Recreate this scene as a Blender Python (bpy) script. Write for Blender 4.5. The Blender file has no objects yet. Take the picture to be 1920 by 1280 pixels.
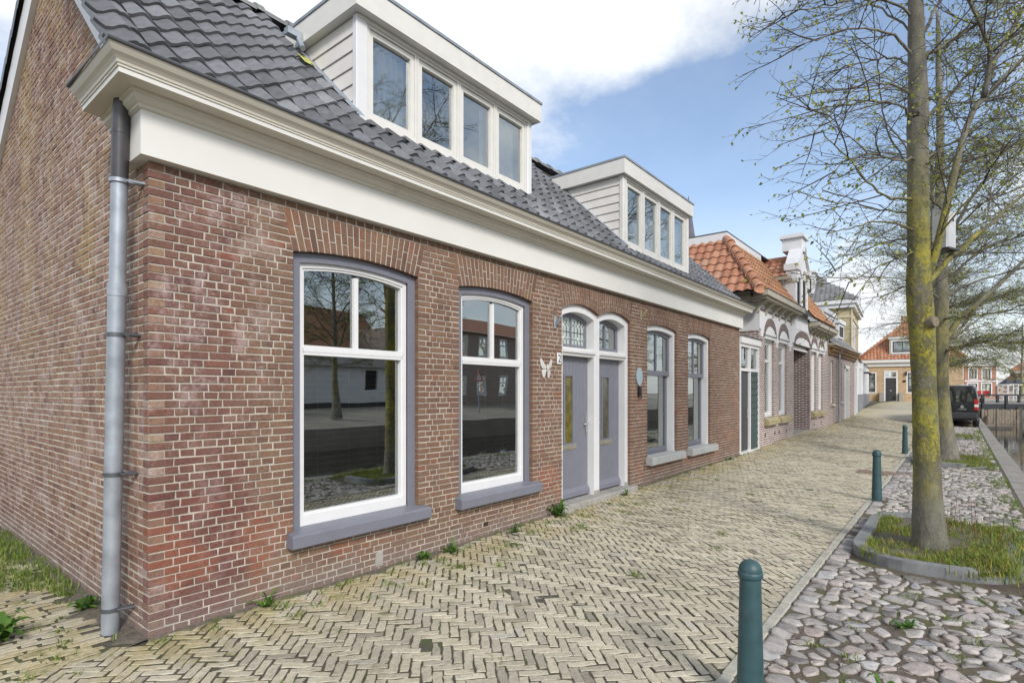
import bpy, math, random
from mathutils import Vector, noise as mnoise
random.seed(7)
R = random.Random
SC = bpy.context.scene
COL = SC.collection
rad = math.radians

# ------------------------------------------------------------------ camera
F = 1036.0                      # focal length in photo pixels (1920 wide)
CX, CY, CH = -1.295, -4.055, 1.6
TH = rad(38.97)
cT, sT = math.cos(TH), math.sin(TH)
cam = bpy.data.objects.new('camera', bpy.data.cameras.new('camera'))
COL.objects.link(cam)
cam.location = (CX, CY, CH)
cam.rotation_euler = (rad(90), 0, TH - rad(90))
cam.data.sensor_width = 36
cam.data.lens = 36 * F / 1920
cam.data.shift_y = 94 / 1920
cam.data.clip_start = 0.05
cam.data.clip_end = 3000
SC.camera = cam

# ------------------------------------------------------------------ sky, sun, exposure
SUN_EL, SUN_AZ = rad(34), rad(238)      # azimuth counter-clockwise from +X of where the sun stands
world = bpy.data.worlds.new('World'); SC.world = world
world.use_nodes = True
wt = world.node_tree; wt.nodes.clear()
def wn(kind, **k):
    n = wt.nodes.new(kind)
    for a, b in k.items(): setattr(n, a, b)
    return n
def wmath(op, a, b=None, c=None, clamp=False):
    n = wn('ShaderNodeMath', operation=op, use_clamp=clamp)
    for i, x in enumerate((a, b, c)):
        if x is None: continue
        if isinstance(x, (int, float)): n.inputs[i].default_value = x
        else: wt.links.new(x, n.inputs[i])
    return n.outputs[0]
sky = wn('ShaderNodeTexSky', sky_type='NISHITA', sun_disc=False)
sky.sun_elevation = SUN_EL
sky.sun_rotation = rad(90) - SUN_AZ
sky.altitude = 0; sky.air_density = 1.0; sky.dust_density = 1.0; sky.ozone_density = 1.2
bg = wn('ShaderNodeBackground'); bg.inputs[1].default_value = 0.1
wt.links.new(sky.outputs[0], bg.inputs[0])
tc = wn('ShaderNodeTexCoord')
sep = wn('ShaderNodeSeparateXYZ'); wt.links.new(tc.outputs['Generated'], sep.inputs[0])
zc = wmath('MAXIMUM', sep.outputs[2], 0.0)
den = wmath('ADD', zc, 0.32)
comb = wn('ShaderNodeCombineXYZ')
wt.links.new(wmath('DIVIDE', sep.outputs[0], den), comb.inputs[0])
wt.links.new(wmath('DIVIDE', sep.outputs[1], den), comb.inputs[1])
def wnoise(scale, detail, rough, off):
    mp = wn('ShaderNodeMapping'); mp.inputs['Location'].default_value = off
    wt.links.new(comb.outputs[0], mp.inputs[0])
    n = wn('ShaderNodeTexNoise'); n.inputs['Scale'].default_value = scale
    n.inputs['Detail'].default_value = detail; n.inputs['Roughness'].default_value = rough
    wt.links.new(mp.outputs[0], n.inputs[0])
    return n.outputs[0]
big = wnoise(1.5, 8, 0.55, (3.1, 1.7, 0))
fine = wnoise(3.2, 9, 0.62, (9.3, 4.2, 2))
def pdir(px, py):
    r, u = (px - 960) / F, (734 - py) / F
    return Vector((cT + sT * r, sT - cT * r, u)).normalized()
def lobe(px, py, width, gain):
    d = pdir(px, py)
    vm = wn('ShaderNodeVectorMath', operation='DOT_PRODUCT')
    nm = wn('ShaderNodeVectorMath', operation='NORMALIZE')
    wt.links.new(tc.outputs['Generated'], nm.inputs[0])
    wt.links.new(nm.outputs[0], vm.inputs[0]); vm.inputs[1].default_value = d
    a = wmath('ARCCOSINE', wmath('MINIMUM', vm.outputs['Value'], 0.999999))
    g = wmath('POWER', 2.718, wmath('MULTIPLY', wmath('POWER', wmath('DIVIDE', a, rad(width)), 2.0), -1.0))
    return wmath('MULTIPLY', g, gain)
# where the open blue stretch and the cloud banks of the photograph stand
cov = wmath('MULTIPLY_ADD', big, 1.15, 0.02)
cov = wmath('ADD', cov, wmath('MULTIPLY_ADD', fine, 0.75, -0.375))
for L in ((1290, 300, 15, -0.62), (1420, 420, 12, -0.3), (1060, 90, 5, -0.22), (1560, 130, 10, -0.42), (1180, 60, 5.5, 0.34), (1370, 35, 6.5, 0.42),
          (700, 10, 18, 0.4), (1570, 520, 6, 0.42), (1660, 600, 8, 0.45), (1700, 420, 10, -0.16), (1090, 330, 8, 0.1), (60, 60, 10, 0.05), (1490, 50, 6, 0.42), (1000, 20, 9, 0.25)):
    cov = wmath('ADD', cov, lobe(*L))
mr = wn('ShaderNodeMapRange', interpolation_type='SMOOTHSTEP')
mr.inputs[1].default_value = 0.36; mr.inputs[2].default_value = 0.82
wt.links.new(cov, mr.inputs[0])
hz = wn('ShaderNodeMapRange', interpolation_type='SMOOTHSTEP')           # paler towards the horizon
hz.inputs[1].default_value = 0.0; hz.inputs[2].default_value = 0.42; hz.inputs[3].default_value = 0.74; hz.inputs[4].default_value = 0.0
wt.links.new(sep.outputs[2], hz.inputs[0])
veil = wmath('MULTIPLY_ADD', fine, 0.2, 0.0)                      # thin high haze over the open blue
mask = wmath('MAXIMUM', wmath('MAXIMUM', mr.outputs[0], hz.outputs[0]), veil)
shade = wn('ShaderNodeMapRange'); shade.inputs[1].default_value = 0.3; shade.inputs[2].default_value = 0.7
shade.inputs[3].default_value = 0.46; shade.inputs[4].default_value = 0.57
wt.links.new(fine, shade.inputs[0])
cb = wn('ShaderNodeBackground'); cb.inputs[0].default_value = (0.93, 0.96, 1.0, 1)
wt.links.new(shade.outputs[0], cb.inputs[1])
mixs = wn('ShaderNodeMixShader')
wt.links.new(mask, mixs.inputs[0]); wt.links.new(bg.outputs[0], mixs.inputs[1]); wt.links.new(cb.outputs[0], mixs.inputs[2])
wo = wn('ShaderNodeOutputWorld'); wt.links.new(mixs.outputs[0], wo.inputs[0])

sun = bpy.data.objects.new('sun', bpy.data.lights.new('sun', 'SUN')); COL.objects.link(sun)
sun.data.energy = 1.5; sun.data.angle = rad(14); sun.data.color = (1.0, 0.96, 0.9)
sd = Vector((math.cos(SUN_EL) * math.cos(SUN_AZ), math.cos(SUN_EL) * math.sin(SUN_AZ), math.sin(SUN_EL)))
sun.rotation_euler = (-sd).to_track_quat('-Z', 'Y').to_euler()
VS = SC.view_settings
VS.view_transform = 'Standard'; VS.look = 'None'; VS.gamma = 1; VS.use_curve_mapping = False
VS.exposure = 1.1
SC.cycles.max_bounces = 6; SC.cycles.glossy_bounces = 4; SC.cycles.transparent_max_bounces = 10
SC.cycles.use_denoising = True

# ------------------------------------------------------------------ helpers
def W(X, Y, z=0.0):                        # metres right of / ahead of the standpoint -> place on the map
    return (CX + cT * Y + sT * X, CY + sT * Y - cT * X, z)
def P2(px, py, Y):
    return W((px - 960) / F * Y, Y, CH - (py - 734) / F * Y)
def proj(p):
    dx, dy, dz = p[0] - CX, p[1] - CY, p[2] - CH
    Yc = cT * dx + sT * dy
    if Yc < 0.1: return None
    return 960 + F * (sT * dx - cT * dy) / Yc, 734 - F * dz / Yc, Yc
def seen_size(p, area):                     # rough size in the photograph, 0 when out of frame
    q = proj(p)
    if not q or not (-20 < q[0] < 1940 and -20 < q[1] < 1300): return 0
    return area / q[2] ** 2

class MB:
    def __init__(s): s.v = []; s.f = []; s.t = []; s.m = []
    def add(s, vs, fs, t=0.5, m=0):
        n = len(s.v); s.v.extend(vs)
        for f in fs: s.f.append([i + n for i in f])
        s.t.extend([t] * len(fs)); s.m.extend([m] * len(fs)); return s
    def quad(s, a, b, c, d, t=0.5, m=0): return s.add([a, b, c, d], [(0, 1, 2, 3)], t, m)
    def box(s, x0, x1, y0, y1, z0, z1, t=0.5, m=0):
        return s.add([(x0,y0,z0),(x1,y0,z0),(x1,y1,z0),(x0,y1,z0),(x0,y0,z1),(x1,y0,z1),(x1,y1,z1),(x0,y1,z1)],
                     [(0,3,2,1),(4,5,6,7),(0,1,5,4),(1,2,6,5),(2,3,7,6),(3,0,4,7)], t, m)
    def bbox(s, x0, x1, y0, y1, z0, z1, b=0.01, t=0.5, m=0):    # box with chamfered edges
        X, Y, Z = (x0, x1), (y0, y1), (z0, z1); vs = []; idx = {}
        for i in (0, 1):
            for j in (0, 1):
                for k in (0, 1):
                    sx, sy, sz = (1 - 2 * i) * b, (1 - 2 * j) * b, (1 - 2 * k) * b
                    for a, p in (('x', (X[i], Y[j] + sy, Z[k] + sz)), ('y', (X[i] + sx, Y[j], Z[k] + sz)), ('z', (X[i] + sx, Y[j] + sy, Z[k]))):
                        idx[a, i, j, k] = len(vs); vs.append(p)
        g = lambda a, *c: idx[(a,) + c]; fs = []
        for i in (0, 1):
            fs.append([g('x', i, *c) for c in ((0,0),(1,0),(1,1),(0,1))][::1 if i else -1])
            fs.append([g('y', c[0], i, c[1]) for c in ((0,0),(1,0),(1,1),(0,1))][::-1 if i else 1])
            fs.append([g('z', c[0], c[1], i) for c in ((0,0),(1,0),(1,1),(0,1))][::1 if i else -1])
            for j in (0, 1):
                fs.append([g('x',i,j,0), g('x',i,j,1), g('y',i,j,1), g('y',i,j,0)])
                fs.append([g('x',i,0,j), g('x',i,1,j), g('z',i,1,j), g('z',i,0,j)])
                fs.append([g('y',0,i,j), g('y',1,i,j), g('z',1,i,j), g('z',0,i,j)])
                for k in (0, 1): fs.append([g('x',i,j,k), g('y',i,j,k), g('z',i,j,k)])
        return s.add(vs, fs, t, m)
    def prism(s, poly, fn, a, b, t=0.5, m=0):          # poly of 2-D points swept from a to b; fn(p, q, sweep) -> 3-D
        n = len(poly)
        return s.add([fn(p[0], p[1], a) for p in poly] + [fn(p[0], p[1], b) for p in poly],
                     [tuple(range(n))[::-1], tuple(range(n, 2 * n))] + [(i, (i + 1) % n, n + (i + 1) % n, n + i) for i in range(n)], t, m)
    def tube(s, pts, rs, n=6, t=0.5, m=0, cap=True):
        pts = [Vector(p) for p in pts]; K = len(pts)
        if isinstance(rs, (int, float)): rs = [rs] * K
        base = len(s.v); prev = None
        for i in range(K):
            d = (pts[min(i + 1, K - 1)] - pts[max(i - 1, 0)])
            d = d.normalized() if d.length > 1e-9 else Vector((0, 0, 1))
            if prev is None:
                prev = d.orthogonal().normalized()
            a = prev - d * prev.dot(d)
            a = a.normalized() if a.length > 1e-6 else d.orthogonal().normalized()
            prev = a; b = d.cross(a)
            for k in range(n):
                an = 2 * math.pi * k / n
                s.v.append(tuple(pts[i] + (a * math.cos(an) + b * math.sin(an)) * rs[i]))
        for i in range(K - 1):
            for k in range(n):
                k2 = (k + 1) % n; o = base + i * n
                s.f.append([o + k, o + k2, o + n + k2, o + n + k]); s.t.append(t); s.m.append(m)
        if cap:
            s.f.append([base + k for k in range(n)][::-1]); s.f.append([base + (K - 1) * n + k for k in range(n)])
            s.t += [t, t]; s.m += [m, m]
        return s
    def lathe(s, prof, n=16, c=(0, 0, 0), t=0.5, m=0):
        base = len(s.v)
        for r, z in prof:
            for k in range(n):
                a = 2 * math.pi * k / n
                s.v.append((c[0] + r * math.cos(a), c[1] + r * math.sin(a), c[2] + z))
        for i in range(len(prof) - 1):
            for k in range(n):
                k2 = (k + 1) % n; o = base + i * n
                s.f.append([o + k, o + k2, o + n + k2, o + n + k]); s.t.append(t); s.m.append(m)
        s.f.append([base + (len(prof) - 1) * n + k for k in range(n)]); s.t.append(t); s.m.append(m)
        return s
    def mesh(s, name, mats, smooth=False):
        me = bpy.data.meshes.new(name)
        me.from_pydata(s.v, [], s.f)
        for mm in (mats if isinstance(mats, (list, tuple)) else [mats]): me.materials.append(mm)
        if any(s.m): me.polygons.foreach_set('material_index', s.m)
        a = me.attributes.new('tone', 'FLOAT', 'FACE'); a.data.foreach_set('value', s.t)
        if smooth: me.polygons.foreach_set('use_smooth', [True] * len(s.f))
        me.update(); return me
    def build(s, name, mats, parent=None, smooth=False, **pr):
        return link(name, s.mesh(name, mats, smooth), parent, **pr)
def link(name, data, parent=None, loc=None, rot=None, **pr):
    o = bpy.data.objects.new(name, data); COL.objects.link(o)
    if parent: o.parent = parent
    if loc is not None: o.location = loc
    if rot is not None: o.rotation_euler = rot
    for k, v in pr.items(): o[k] = v
    return o
def thing(name, label, category, loc=(0, 0, 0), rz=0, group=None):
    o = link(name, None, None, loc, (0, 0, rz), label=label, category=category)
    o.empty_display_size = 0.2
    if group: o['group'] = group
    return o
def copy_tree(o, parent=None):
    c = o.copy(); COL.objects.link(c); c.parent = parent
    for ch in list(o.children): copy_tree(ch, c)
    return c
def smooth_by_angle(o, deg=35):
    me = o.data
    me.polygons.foreach_set('use_smooth', [True] * len(me.polygons))
    me.set_sharp_from_angle(angle=rad(deg)) if hasattr(me, 'set_sharp_from_angle') else None

# ------------------------------------------------------------------ materials
def newmat(name):
    m = bpy.data.materials.new(name); m.use_nodes = True
    nt = m.node_tree; nt.nodes.clear()
    out = nt.nodes.new('ShaderNodeOutputMaterial'); b = nt.nodes.new('ShaderNodeBsdfPrincipled')
    nt.links.new(b.outputs[0], out.inputs[0]); return m, nt, b, out
class G:                                     # small node-writing helper
    def __init__(s, nt): s.nt = nt
    def n(s, kind, **k):
        x = s.nt.nodes.new(kind)
        for a, b in k.items(): setattr(x, a, b)
        return x
    def put(s, sock, v):
        if hasattr(v, 'is_output'): s.nt.links.new(v, sock)
        elif isinstance(v, (tuple, list)) and len(v) == 3 and len(sock.default_value) == 4: sock.default_value = (*v, 1)
        else: sock.default_value = v
    def math(s, op, a, b=None, c=None, clamp=False):
        x = s.n('ShaderNodeMath', operation=op, use_clamp=clamp)
        for i, v in enumerate((a, b, c)):
            if v is not None: s.put(x.inputs[i], v)
        return x.outputs[0]
    def pos(s): return s.n('ShaderNodeNewGeometry').outputs['Position']
    def objc(s): return s.n('ShaderNodeTexCoord').outputs['Object']
    def xyz(s, v):
        x = s.n('ShaderNodeSeparateXYZ'); s.put(x.inputs[0], v); return x.outputs
    def noise(s, scale, detail=4, rough=0.55, vec=None, stretch=None, off=(0, 0, 0)):
        x = s.n('ShaderNodeTexNoise'); x.inputs['Scale'].default_value = scale
        x.inputs['Detail'].default_value = detail; x.inputs['Roughness'].default_value = rough
        vec = vec if vec is not None else s.pos()
        mp = s.n('ShaderNodeMapping'); s.put(mp.inputs[0], vec); mp.inputs['Location'].default_value = off
        if stretch: mp.inputs['Scale'].default_value = stretch
        s.put(x.inputs['Vector'], mp.outputs[0]); return x.outputs[0]
    def ramp(s, fac, stops, interp='LINEAR'):
        x = s.n('ShaderNodeValToRGB'); s.put(x.inputs[0], fac); r = x.color_ramp; r.interpolation = interp
        while len(r.elements) < len(stops): r.elements.new(0.5)
        for e, (p, c) in zip(r.elements, stops):
            e.position = p; e.color = (*c, 1) if len(c) == 3 else c
        return x.outputs[0]
    def step(s, v, a, b, lo=0.0, hi=1.0):
        x = s.n('ShaderNodeMapRange', interpolation_type='SMOOTHSTEP'); s.put(x.inputs[0], v)
        for i, q in enumerate((a, b, lo, hi)): x.inputs[i + 1].default_value = q
        return x.outputs[0]
    def mix(s, f, a, b, mode='MIX'):
        x = s.n('ShaderNodeMix', data_type='RGBA', blend_type=mode)
        s.put(x.inputs[0], f); s.put(x.inputs[6], a); s.put(x.inputs[7], b); return x.outputs[2]
    def tone(s):
        a = s.n('ShaderNodeAttribute', attribute_name='tone', attribute_type='GEOMETRY').outputs['Fac']
        b = s.n('ShaderNodeAttribute', attribute_name='tone', attribute_type='OBJECT').outputs['Fac']
        return s.math('ADD', a, b)
    def bump(s, h, strength=0.3, dist=0.01, prev=None):
        x = s.n('ShaderNodeBump'); x.inputs['Strength'].default_value = strength; x.inputs['Distance'].default_value = dist
        s.put(x.inputs['Height'], h)
        if prev is not None: s.put(x.inputs['Normal'], prev)
        return x.outputs[0]
def M(name, col, rough=0.6, metal=0.0, var=0.12, scale=6.0, bump=0.15, bscale=60.0, spec=0.5, toned=0.0, dirt=None, coat=0.0):
    m, nt, b, out = newmat(name); g = G(nt)
    c = g.mix(1.0, col, g.ramp(g.noise(scale, 6), [(0.3, (1 - var,) * 3), (0.7, (1 + var,) * 3)]), 'MULTIPLY')
    if toned:
        t = g.tone(); f = g.math('MULTIPLY_ADD', t, 2 * toned, 1 - toned)
        cc = g.n('ShaderNodeCombineXYZ')
        for i in range(3): g.put(cc.inputs[i], f)
        c = g.mix(1.0, c, cc.outputs[0], 'MULTIPLY')
    if dirt:
        c = g.mix(g.step(g.noise(dirt[1], 8, 0.65, stretch=(1, 1, .35)), dirt[2], dirt[2] + 0.2, 0, dirt[3]), c, dirt[0])
    g.put(b.inputs['Base Color'], c)
    g.put(b.inputs['Roughness'], g.math('MULTIPLY_ADD', g.noise(scale * 2.3, 4), 0.16, rough - 0.08))
    b.inputs['Metallic'].default_value = metal; b.inputs['Specular IOR Level'].default_value = spec
    if coat: b.inputs['Coat Weight'].default_value = coat
    if bump: g.put(b.inputs['Normal'], g.bump(g.noise(bscale, 5), bump, 0.004))
    return m

def brick_mat(name, gable=False):
    m, nt, b, out = newmat(name); g = G(nt); p = g.pos(); X = g.xyz(p)
    t = g.tone()
    tt = g.math('ADD', t, g.math('MULTIPLY_ADD', g.noise(0.9, 3), 0.5, -0.25))
    if gable:
        c = g.ramp(tt, [(0.0, (.135, .08, .066)), (.28, (.2, .115, .088)), (.5, (.235, .138, .098)), (.72, (.275, .178, .118)), (.9, (.28, .205, .18)), (1, (.3, .215, .145))])
        yel = g.math('MULTIPLY', g.step(g.noise(1.3, 5, .6, stretch=(1, 1, .8)), .46, .64), g.step(X[2], 1.6, 2.7))
        c = g.mix(g.math('MULTIPLY', yel, .5), c, (.34, .24, .105))
        low = g.step(g.math('ADD', X[2], g.math('MULTIPLY', g.noise(2.2), .8)), 1.6, .4)
        c = g.mix(g.math('MULTIPLY', low, .5), c, (.13, .065, .05))
    else:
        c = g.ramp(tt, [(0.0, (.095, .052, .045)), (.25, (.145, .078, .06)), (.46, (.172, .098, .071)), (.66, (.2, .126, .083)), (.8, (.215, .104, .068)), (.93, (.25, .09, .052)), (1, (.235, .155, .145))])
        cor = g.step(g.math('ADD', X[0], g.math('MULTIPLY', g.noise(2.2), .5)), 1.0, .72)      # redder, sooty corner with salt bloom
        c = g.mix(g.math('MULTIPLY', g.math('SUBTRACT', 1.0, cor), .35), c, g.ramp(g.noise(3.0, 4, off=(7, 1, 4)), [(.35, (.16, .102, .07)), (.65, (.215, .13, .08))]))
        c = g.mix(g.math('MULTIPLY', cor, .5), c, g.ramp(g.noise(4.5, 4), [(.35, (.12, .056, .052)), (.65, (.195, .09, .075))]))
        dk = g.math('MULTIPLY', cor, g.step(g.math('ADD', X[2], g.math('MULTIPLY', g.noise(2.0), .6)), 1.9, 1.0)); c = g.mix(g.math('MULTIPLY', dk, .6), c, (.13, .05, .042))
        red = g.math('MULTIPLY', g.step(g.noise(1.4, 3, off=(4, 0, 2)), .53, .63), g.step(X[2], 1.9, 1.1))
        c = g.mix(g.math('MULTIPLY', red, .5), c, (.28, .105, .062))
    salt = g.step(g.noise(5.5, 8, .7, off=(1.2, 5, 3)), .47, .66)
    if not gable: salt = g.math('MULTIPLY', salt, g.math('MULTIPLY', g.step(X[0], 1.1, .55, .12, 1), g.step(X[2], 1.0, 1.9, .35, 1)))
    c = g.mix(g.math('MULTIPLY', salt, .55), c, (.43, .34, .33))
    base = g.step(g.math('ADD', X[2], g.math('MULTIPLY', g.noise(5, 5), .35)), .48, .2)
    c = g.mix(g.math('MULTIPLY', base, .6), c, (.2, .165, .15))
    c = g.mix(1.0, c, g.ramp(g.noise(55, 6, .7), [(.25, (.62,) * 3), (.5, (1,) * 3), (.8, (1.28,) * 3)]), 'MULTIPLY')
    g.put(b.inputs['Base Color'], c); b.inputs['Roughness'].default_value = .86; b.inputs['Specular IOR Level'].default_value = .25
    g.put(b.inputs['Normal'], g.bump(g.noise(45, 7, .7), .55, .006)); return m
def paving_mat(name):
    m, nt, b, out = newmat(name); g = G(nt); X = g.xyz(g.pos())
    t = g.math('ADD', g.tone(), g.math('MULTIPLY_ADD', g.noise(.7, 4), .5, -.25))
    c = g.ramp(t, [(0, (.25, .225, .178)), (.2, (.355, .32, .25)), (.45, (.43, .388, .3)), (.65, (.47, .42, .312)), (.85, (.525, .48, .375)), (.95, (.4, .375, .315)), (1, (.34, .315, .265))])
    c = g.mix(g.step(g.noise(.8, 6, .65, off=(2, 9, 1)), .5, .7, 0, .45), c, (.25, .225, .165))              # old stains and damp
    wall = g.step(X[1], -1.1, -.1)                        # yellower, mossier beside the houses
    c = g.mix(g.math('MULTIPLY', g.math('MULTIPLY', wall, g.step(g.noise(2.2, 5), .38, .6)), .5), c, (.37, .29, .10))
    moss = g.math('MULTIPLY', g.step(g.noise(4.5, 9, .7), .53, .68), g.step(X[1], -2.4, .1, .3, .95))
    c = g.mix(g.math('MULTIPLY', moss, .75), c, (.13, .13, .045))
    c = g.mix(1.0, c, g.ramp(g.noise(38, 7, .7), [(.25, (.6,) * 3), (.5, (1,) * 3), (.8, (1.2,) * 3)]), 'MULTIPLY')
    g.put(b.inputs['Base Color'], c); b.inputs['Roughness'].default_value = .82; b.inputs['Specular IOR Level'].default_value = .3
    g.put(b.inputs['Normal'], g.bump(g.noise(50, 7, .7), .5, .006)); return m
def joint_mat(name, dark, mid, moss):
    m, nt, b, out = newmat(name); g = G(nt)
    c = g.ramp(g.noise(30, 8, .7), [(.3, dark), (.7, mid)])
    c = g.mix(g.step(g.noise(1.8, 8, .68), .47, .62, 0, .8), c, moss)
    g.put(b.inputs['Base Color'], c); b.inputs['Roughness'].default_value = .95
    g.put(b.inputs['Normal'], g.bump(g.noise(90, 6, .7), .7, .008)); return m
def cobble_mat(name):
    m, nt, b, out = newmat(name); g = G(nt)
    c = g.ramp(g.tone(), [(0, (.18, .167, .158)), (.2, (.295, .27, .252)), (.4, (.38, .345, .32)), (.6, (.42, .39, .365)), (.75, (.35, .285, .258)), (.9, (.5, .475, .45)), (1, (.28, .275, .28))])
    c = g.mix(1.0, c, g.ramp(g.noise(26, 8, .75), [(.25, (.55,) * 3), (.5, (1,) * 3), (.8, (1.35,) * 3)]), 'MULTIPLY')
    c = g.mix(g.step(g.noise(7, 8, .7), .6, .74, 0, .45), c, (.5, .48, .45)); c = g.mix(g.step(g.noise(11, 8, .72, off=(5, 2, 1)), .52, .68, 0, .65), c, (.17, .15, .12))
    g.put(b.inputs['Base Color'], c); b.inputs['Roughness'].default_value = .66; b.inputs['Specular IOR Level'].default_value = .45
    g.put(b.inputs['Normal'], g.bump(g.noise(40, 7, .7), .5, .008)); return m
def tile_mat(name, ramp, lich, rough=.6, li=.35):
    m, nt, b, out = newmat(name); g = G(nt)
    c = g.ramp(g.tone(), ramp)
    c = g.mix(1.0, c, g.ramp(g.noise(14, 7, .7), [(.3, (.72,) * 3), (.7, (1.22,) * 3)]), 'MULTIPLY')
    c = g.mix(g.step(g.noise(5, 9, .72), .6, .72, 0, li), c, lich)
    g.put(b.inputs['Base Color'], c); b.inputs['Roughness'].default_value = rough
    g.put(b.inputs['Normal'], g.bump(g.noise(60, 5), .25, .004)); return m
def farbrick(name, c1, c2, mortar, L=.21, H=.06, stain=(.2, .17, .15), msz=.012):
    m, nt, b, out = newmat(name); g = G(nt); X = g.xyz(g.objc())
    nrm = g.xyz(g.n('ShaderNodeTexCoord').outputs['Normal'])
    side = g.math('GREATER_THAN', g.math('ABSOLUTE', nrm[0]), .7)
    u = g.n('ShaderNodeMix'); g.put(u.inputs[0], side); g.put(u.inputs[2], X[0]); g.put(u.inputs[3], X[1])
    v = g.n('ShaderNodeCombineXYZ'); g.put(v.inputs[0], u.outputs[0]); g.put(v.inputs[1], X[2])
    t = g.n('ShaderNodeTexBrick'); g.put(t.inputs['Vector'], v.outputs[0])
    t.inputs['Scale'].default_value = 1; t.inputs['Brick Width'].default_value = L; t.inputs['Row Height'].default_value = H
    t.inputs['Mortar Size'].default_value = msz; t.inputs['Mortar Smooth'].default_value = .2; t.inputs['Bias'].default_value = -.1
    for i, q in ((1, c1), (2, c2), (3, mortar)): t.inputs[i].default_value = (*q, 1)
    c = g.mix(1.0, t.outputs[0], g.ramp(g.noise(5, 7, .7), [(.3, (.75,) * 3), (.7, (1.22,) * 3)]), 'MULTIPLY')
    c = g.mix(g.step(g.noise(1.1, 6, .6), .55, .75, 0, .4), c, stain)
    g.put(b.inputs['Base Color'], c); b.inputs['Roughness'].default_value = .88
    g.put(b.inputs['Normal'], g.bump(t.outputs['Fac'], .5, -.008)); return m
def glass_mat(name, ior=1.95, gain=1.5, tint=(.9, .95, .94), through=(.9, .93, .92), wob=.0035):
    m, nt, b, out = newmat(name); g = G(nt); nt.nodes.remove(b)
    nz = g.bump(g.noise(1.1, 1), wob, 1.0)
    fr = g.n('ShaderNodeFresnel'); fr.inputs[0].default_value = ior
    gl = g.n('ShaderNodeBsdfGlossy'); g.put(gl.inputs['Color'], tint); gl.inputs['Roughness'].default_value = .0; g.put(gl.inputs['Normal'], nz)
    tr = g.n('ShaderNodeBsdfTransparent'); g.put(tr.inputs[0], through)
    mx = g.n('ShaderNodeMixShader'); g.put(mx.inputs[0], g.math('MULTIPLY_ADD', fr.outputs[0], gain, .2, clamp=True))
    g.put(mx.inputs[1], tr.outputs[0]); g.put(mx.inputs[2], gl.outputs[0]); g.put(out.inputs[0], mx.outputs[0]); return m
def bark_mat(name, lichen=1.0):
    m, nt, b, out = newmat(name); g = G(nt); X = g.xyz(g.objc())
    c = g.ramp(g.noise(9, 9, .72, vec=g.objc(), stretch=(1, 1, .5)), [(.25, (.085, .074, .06)), (.45, (.18, .165, .135)), (.7, (.31, .295, .245))])
    c = g.mix(g.step(g.noise(30, 7, .75), .55, .68, 0, .5), c, (.06, .05, .042))
    hgt = g.math('MULTIPLY', g.step(X[2], .3, 1.0), g.step(X[2], 4.2, 2.7))
    li = g.math('MULTIPLY', g.step(g.math('ADD', g.noise(3.1, 6, .66, vec=g.objc(), stretch=(1, 1, .55)), g.math('MULTIPLY_ADD', g.noise(40, 6, .75), .9, -.45)), .35, .52), hgt)
    nm = g.xyz(g.n('ShaderNodeNewGeometry').outputs['Normal'])
    li = g.math('MULTIPLY', li, g.step(g.math('ADD', g.math('MULTIPLY', nm[0], -.7), g.math('MULTIPLY', nm[1], .3)), -.55, .25, .1, 1))
    c = g.mix(g.math('MULTIPLY', li, .88 * lichen), c, g.ramp(g.noise(14, 6), [(.3, (.2, .2, .06)), (.5, (.36, .33, .045)), (.7, (.5, .4, .02))]))
    grn = g.step(g.noise(4.2, 7, .7, off=(3, 1, 2)), .48, .66, 0, .55)
    c = g.mix(grn, c, (.2, .2, .13))
    g.put(b.inputs['Base Color'], c); b.inputs['Roughness'].default_value = .9
    h = g.math('ADD', g.math('ADD', g.noise(14, 9, .75, vec=g.objc(), stretch=(1, 1, .45)), g.math('MULTIPLY', g.noise(80, 5, .7), .4)), g.math('MULTIPLY', li, .25))
    g.put(b.inputs['Normal'], g.bump(h, 1.0, .04)); return m
def ramped(name, stops, rough=.8, nscale=12, sub=.0, trans=0.0):
    m, nt, b, out = newmat(name); g = G(nt)
    c = g.mix(1.0, g.ramp(g.tone(), stops), g.ramp(g.noise(nscale, 5), [(.3, (.75,) * 3), (.7, (1.2,) * 3)]), 'MULTIPLY')
    g.put(b.inputs['Base Color'], c); b.inputs['Roughness'].default_value = rough; b.inputs['Specular IOR Level'].default_value = .3
    if trans:
        tl = g.n('ShaderNodeBsdfTranslucent'); g.put(tl.inputs[0], c)
        mx = g.n('ShaderNodeMixShader'); mx.inputs[0].default_value = trans
        g.put(mx.inputs[1], b.outputs[0]); g.put(mx.inputs[2], tl.outputs[0]); g.put(out.inputs[0], mx.outputs[0])
    return m
m_brick = brick_mat('brick'); m_gbrick = brick_mat('gable_brick', True)
m_mortar = M('mortar', (.42, .39, .335), .95, var=.2, scale=5, bump=.4, bscale=120, dirt=((.3, .27, .22), 2.2, .55, .6))
m_gmortar = M('gable_mortar', (.5, .465, .39), .95, var=.22, scale=5, bump=.4, bscale=120, dirt=((.22, .19, .15), 2.2, .55, .5))
m_cream = M('cream_paint', (.58, .55, .475), .42, var=.05, scale=1.5, bump=.04, dirt=((.42, .38, .31), 3, .58, .4))
m_fascia = M('fascia_paint', (.67, .66, .625), .4, var=.04, scale=1.2, bump=.03, dirt=((.5, .48, .43), 2.5, .6, .3))
m_white = M('white_paint', (.67, .67, .675), .38, var=.03, bump=.03, dirt=((.58, .57, .54), 4, .62, .3))
m_dwhite = M('dormer_paint', (.66, .645, .605), .4, var=.04, bump=.03, dirt=((.52, .5, .44), 3, .6, .35))
m_clad = M('cladding_paint', (.67, .64, .6), .45, var=.04, bump=.03)
m_grey = M('grey_paint', (.165, .17, .205), .42, var=.06, bump=.04, dirt=((.22, .22, .235), 6, .6, .4))
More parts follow.
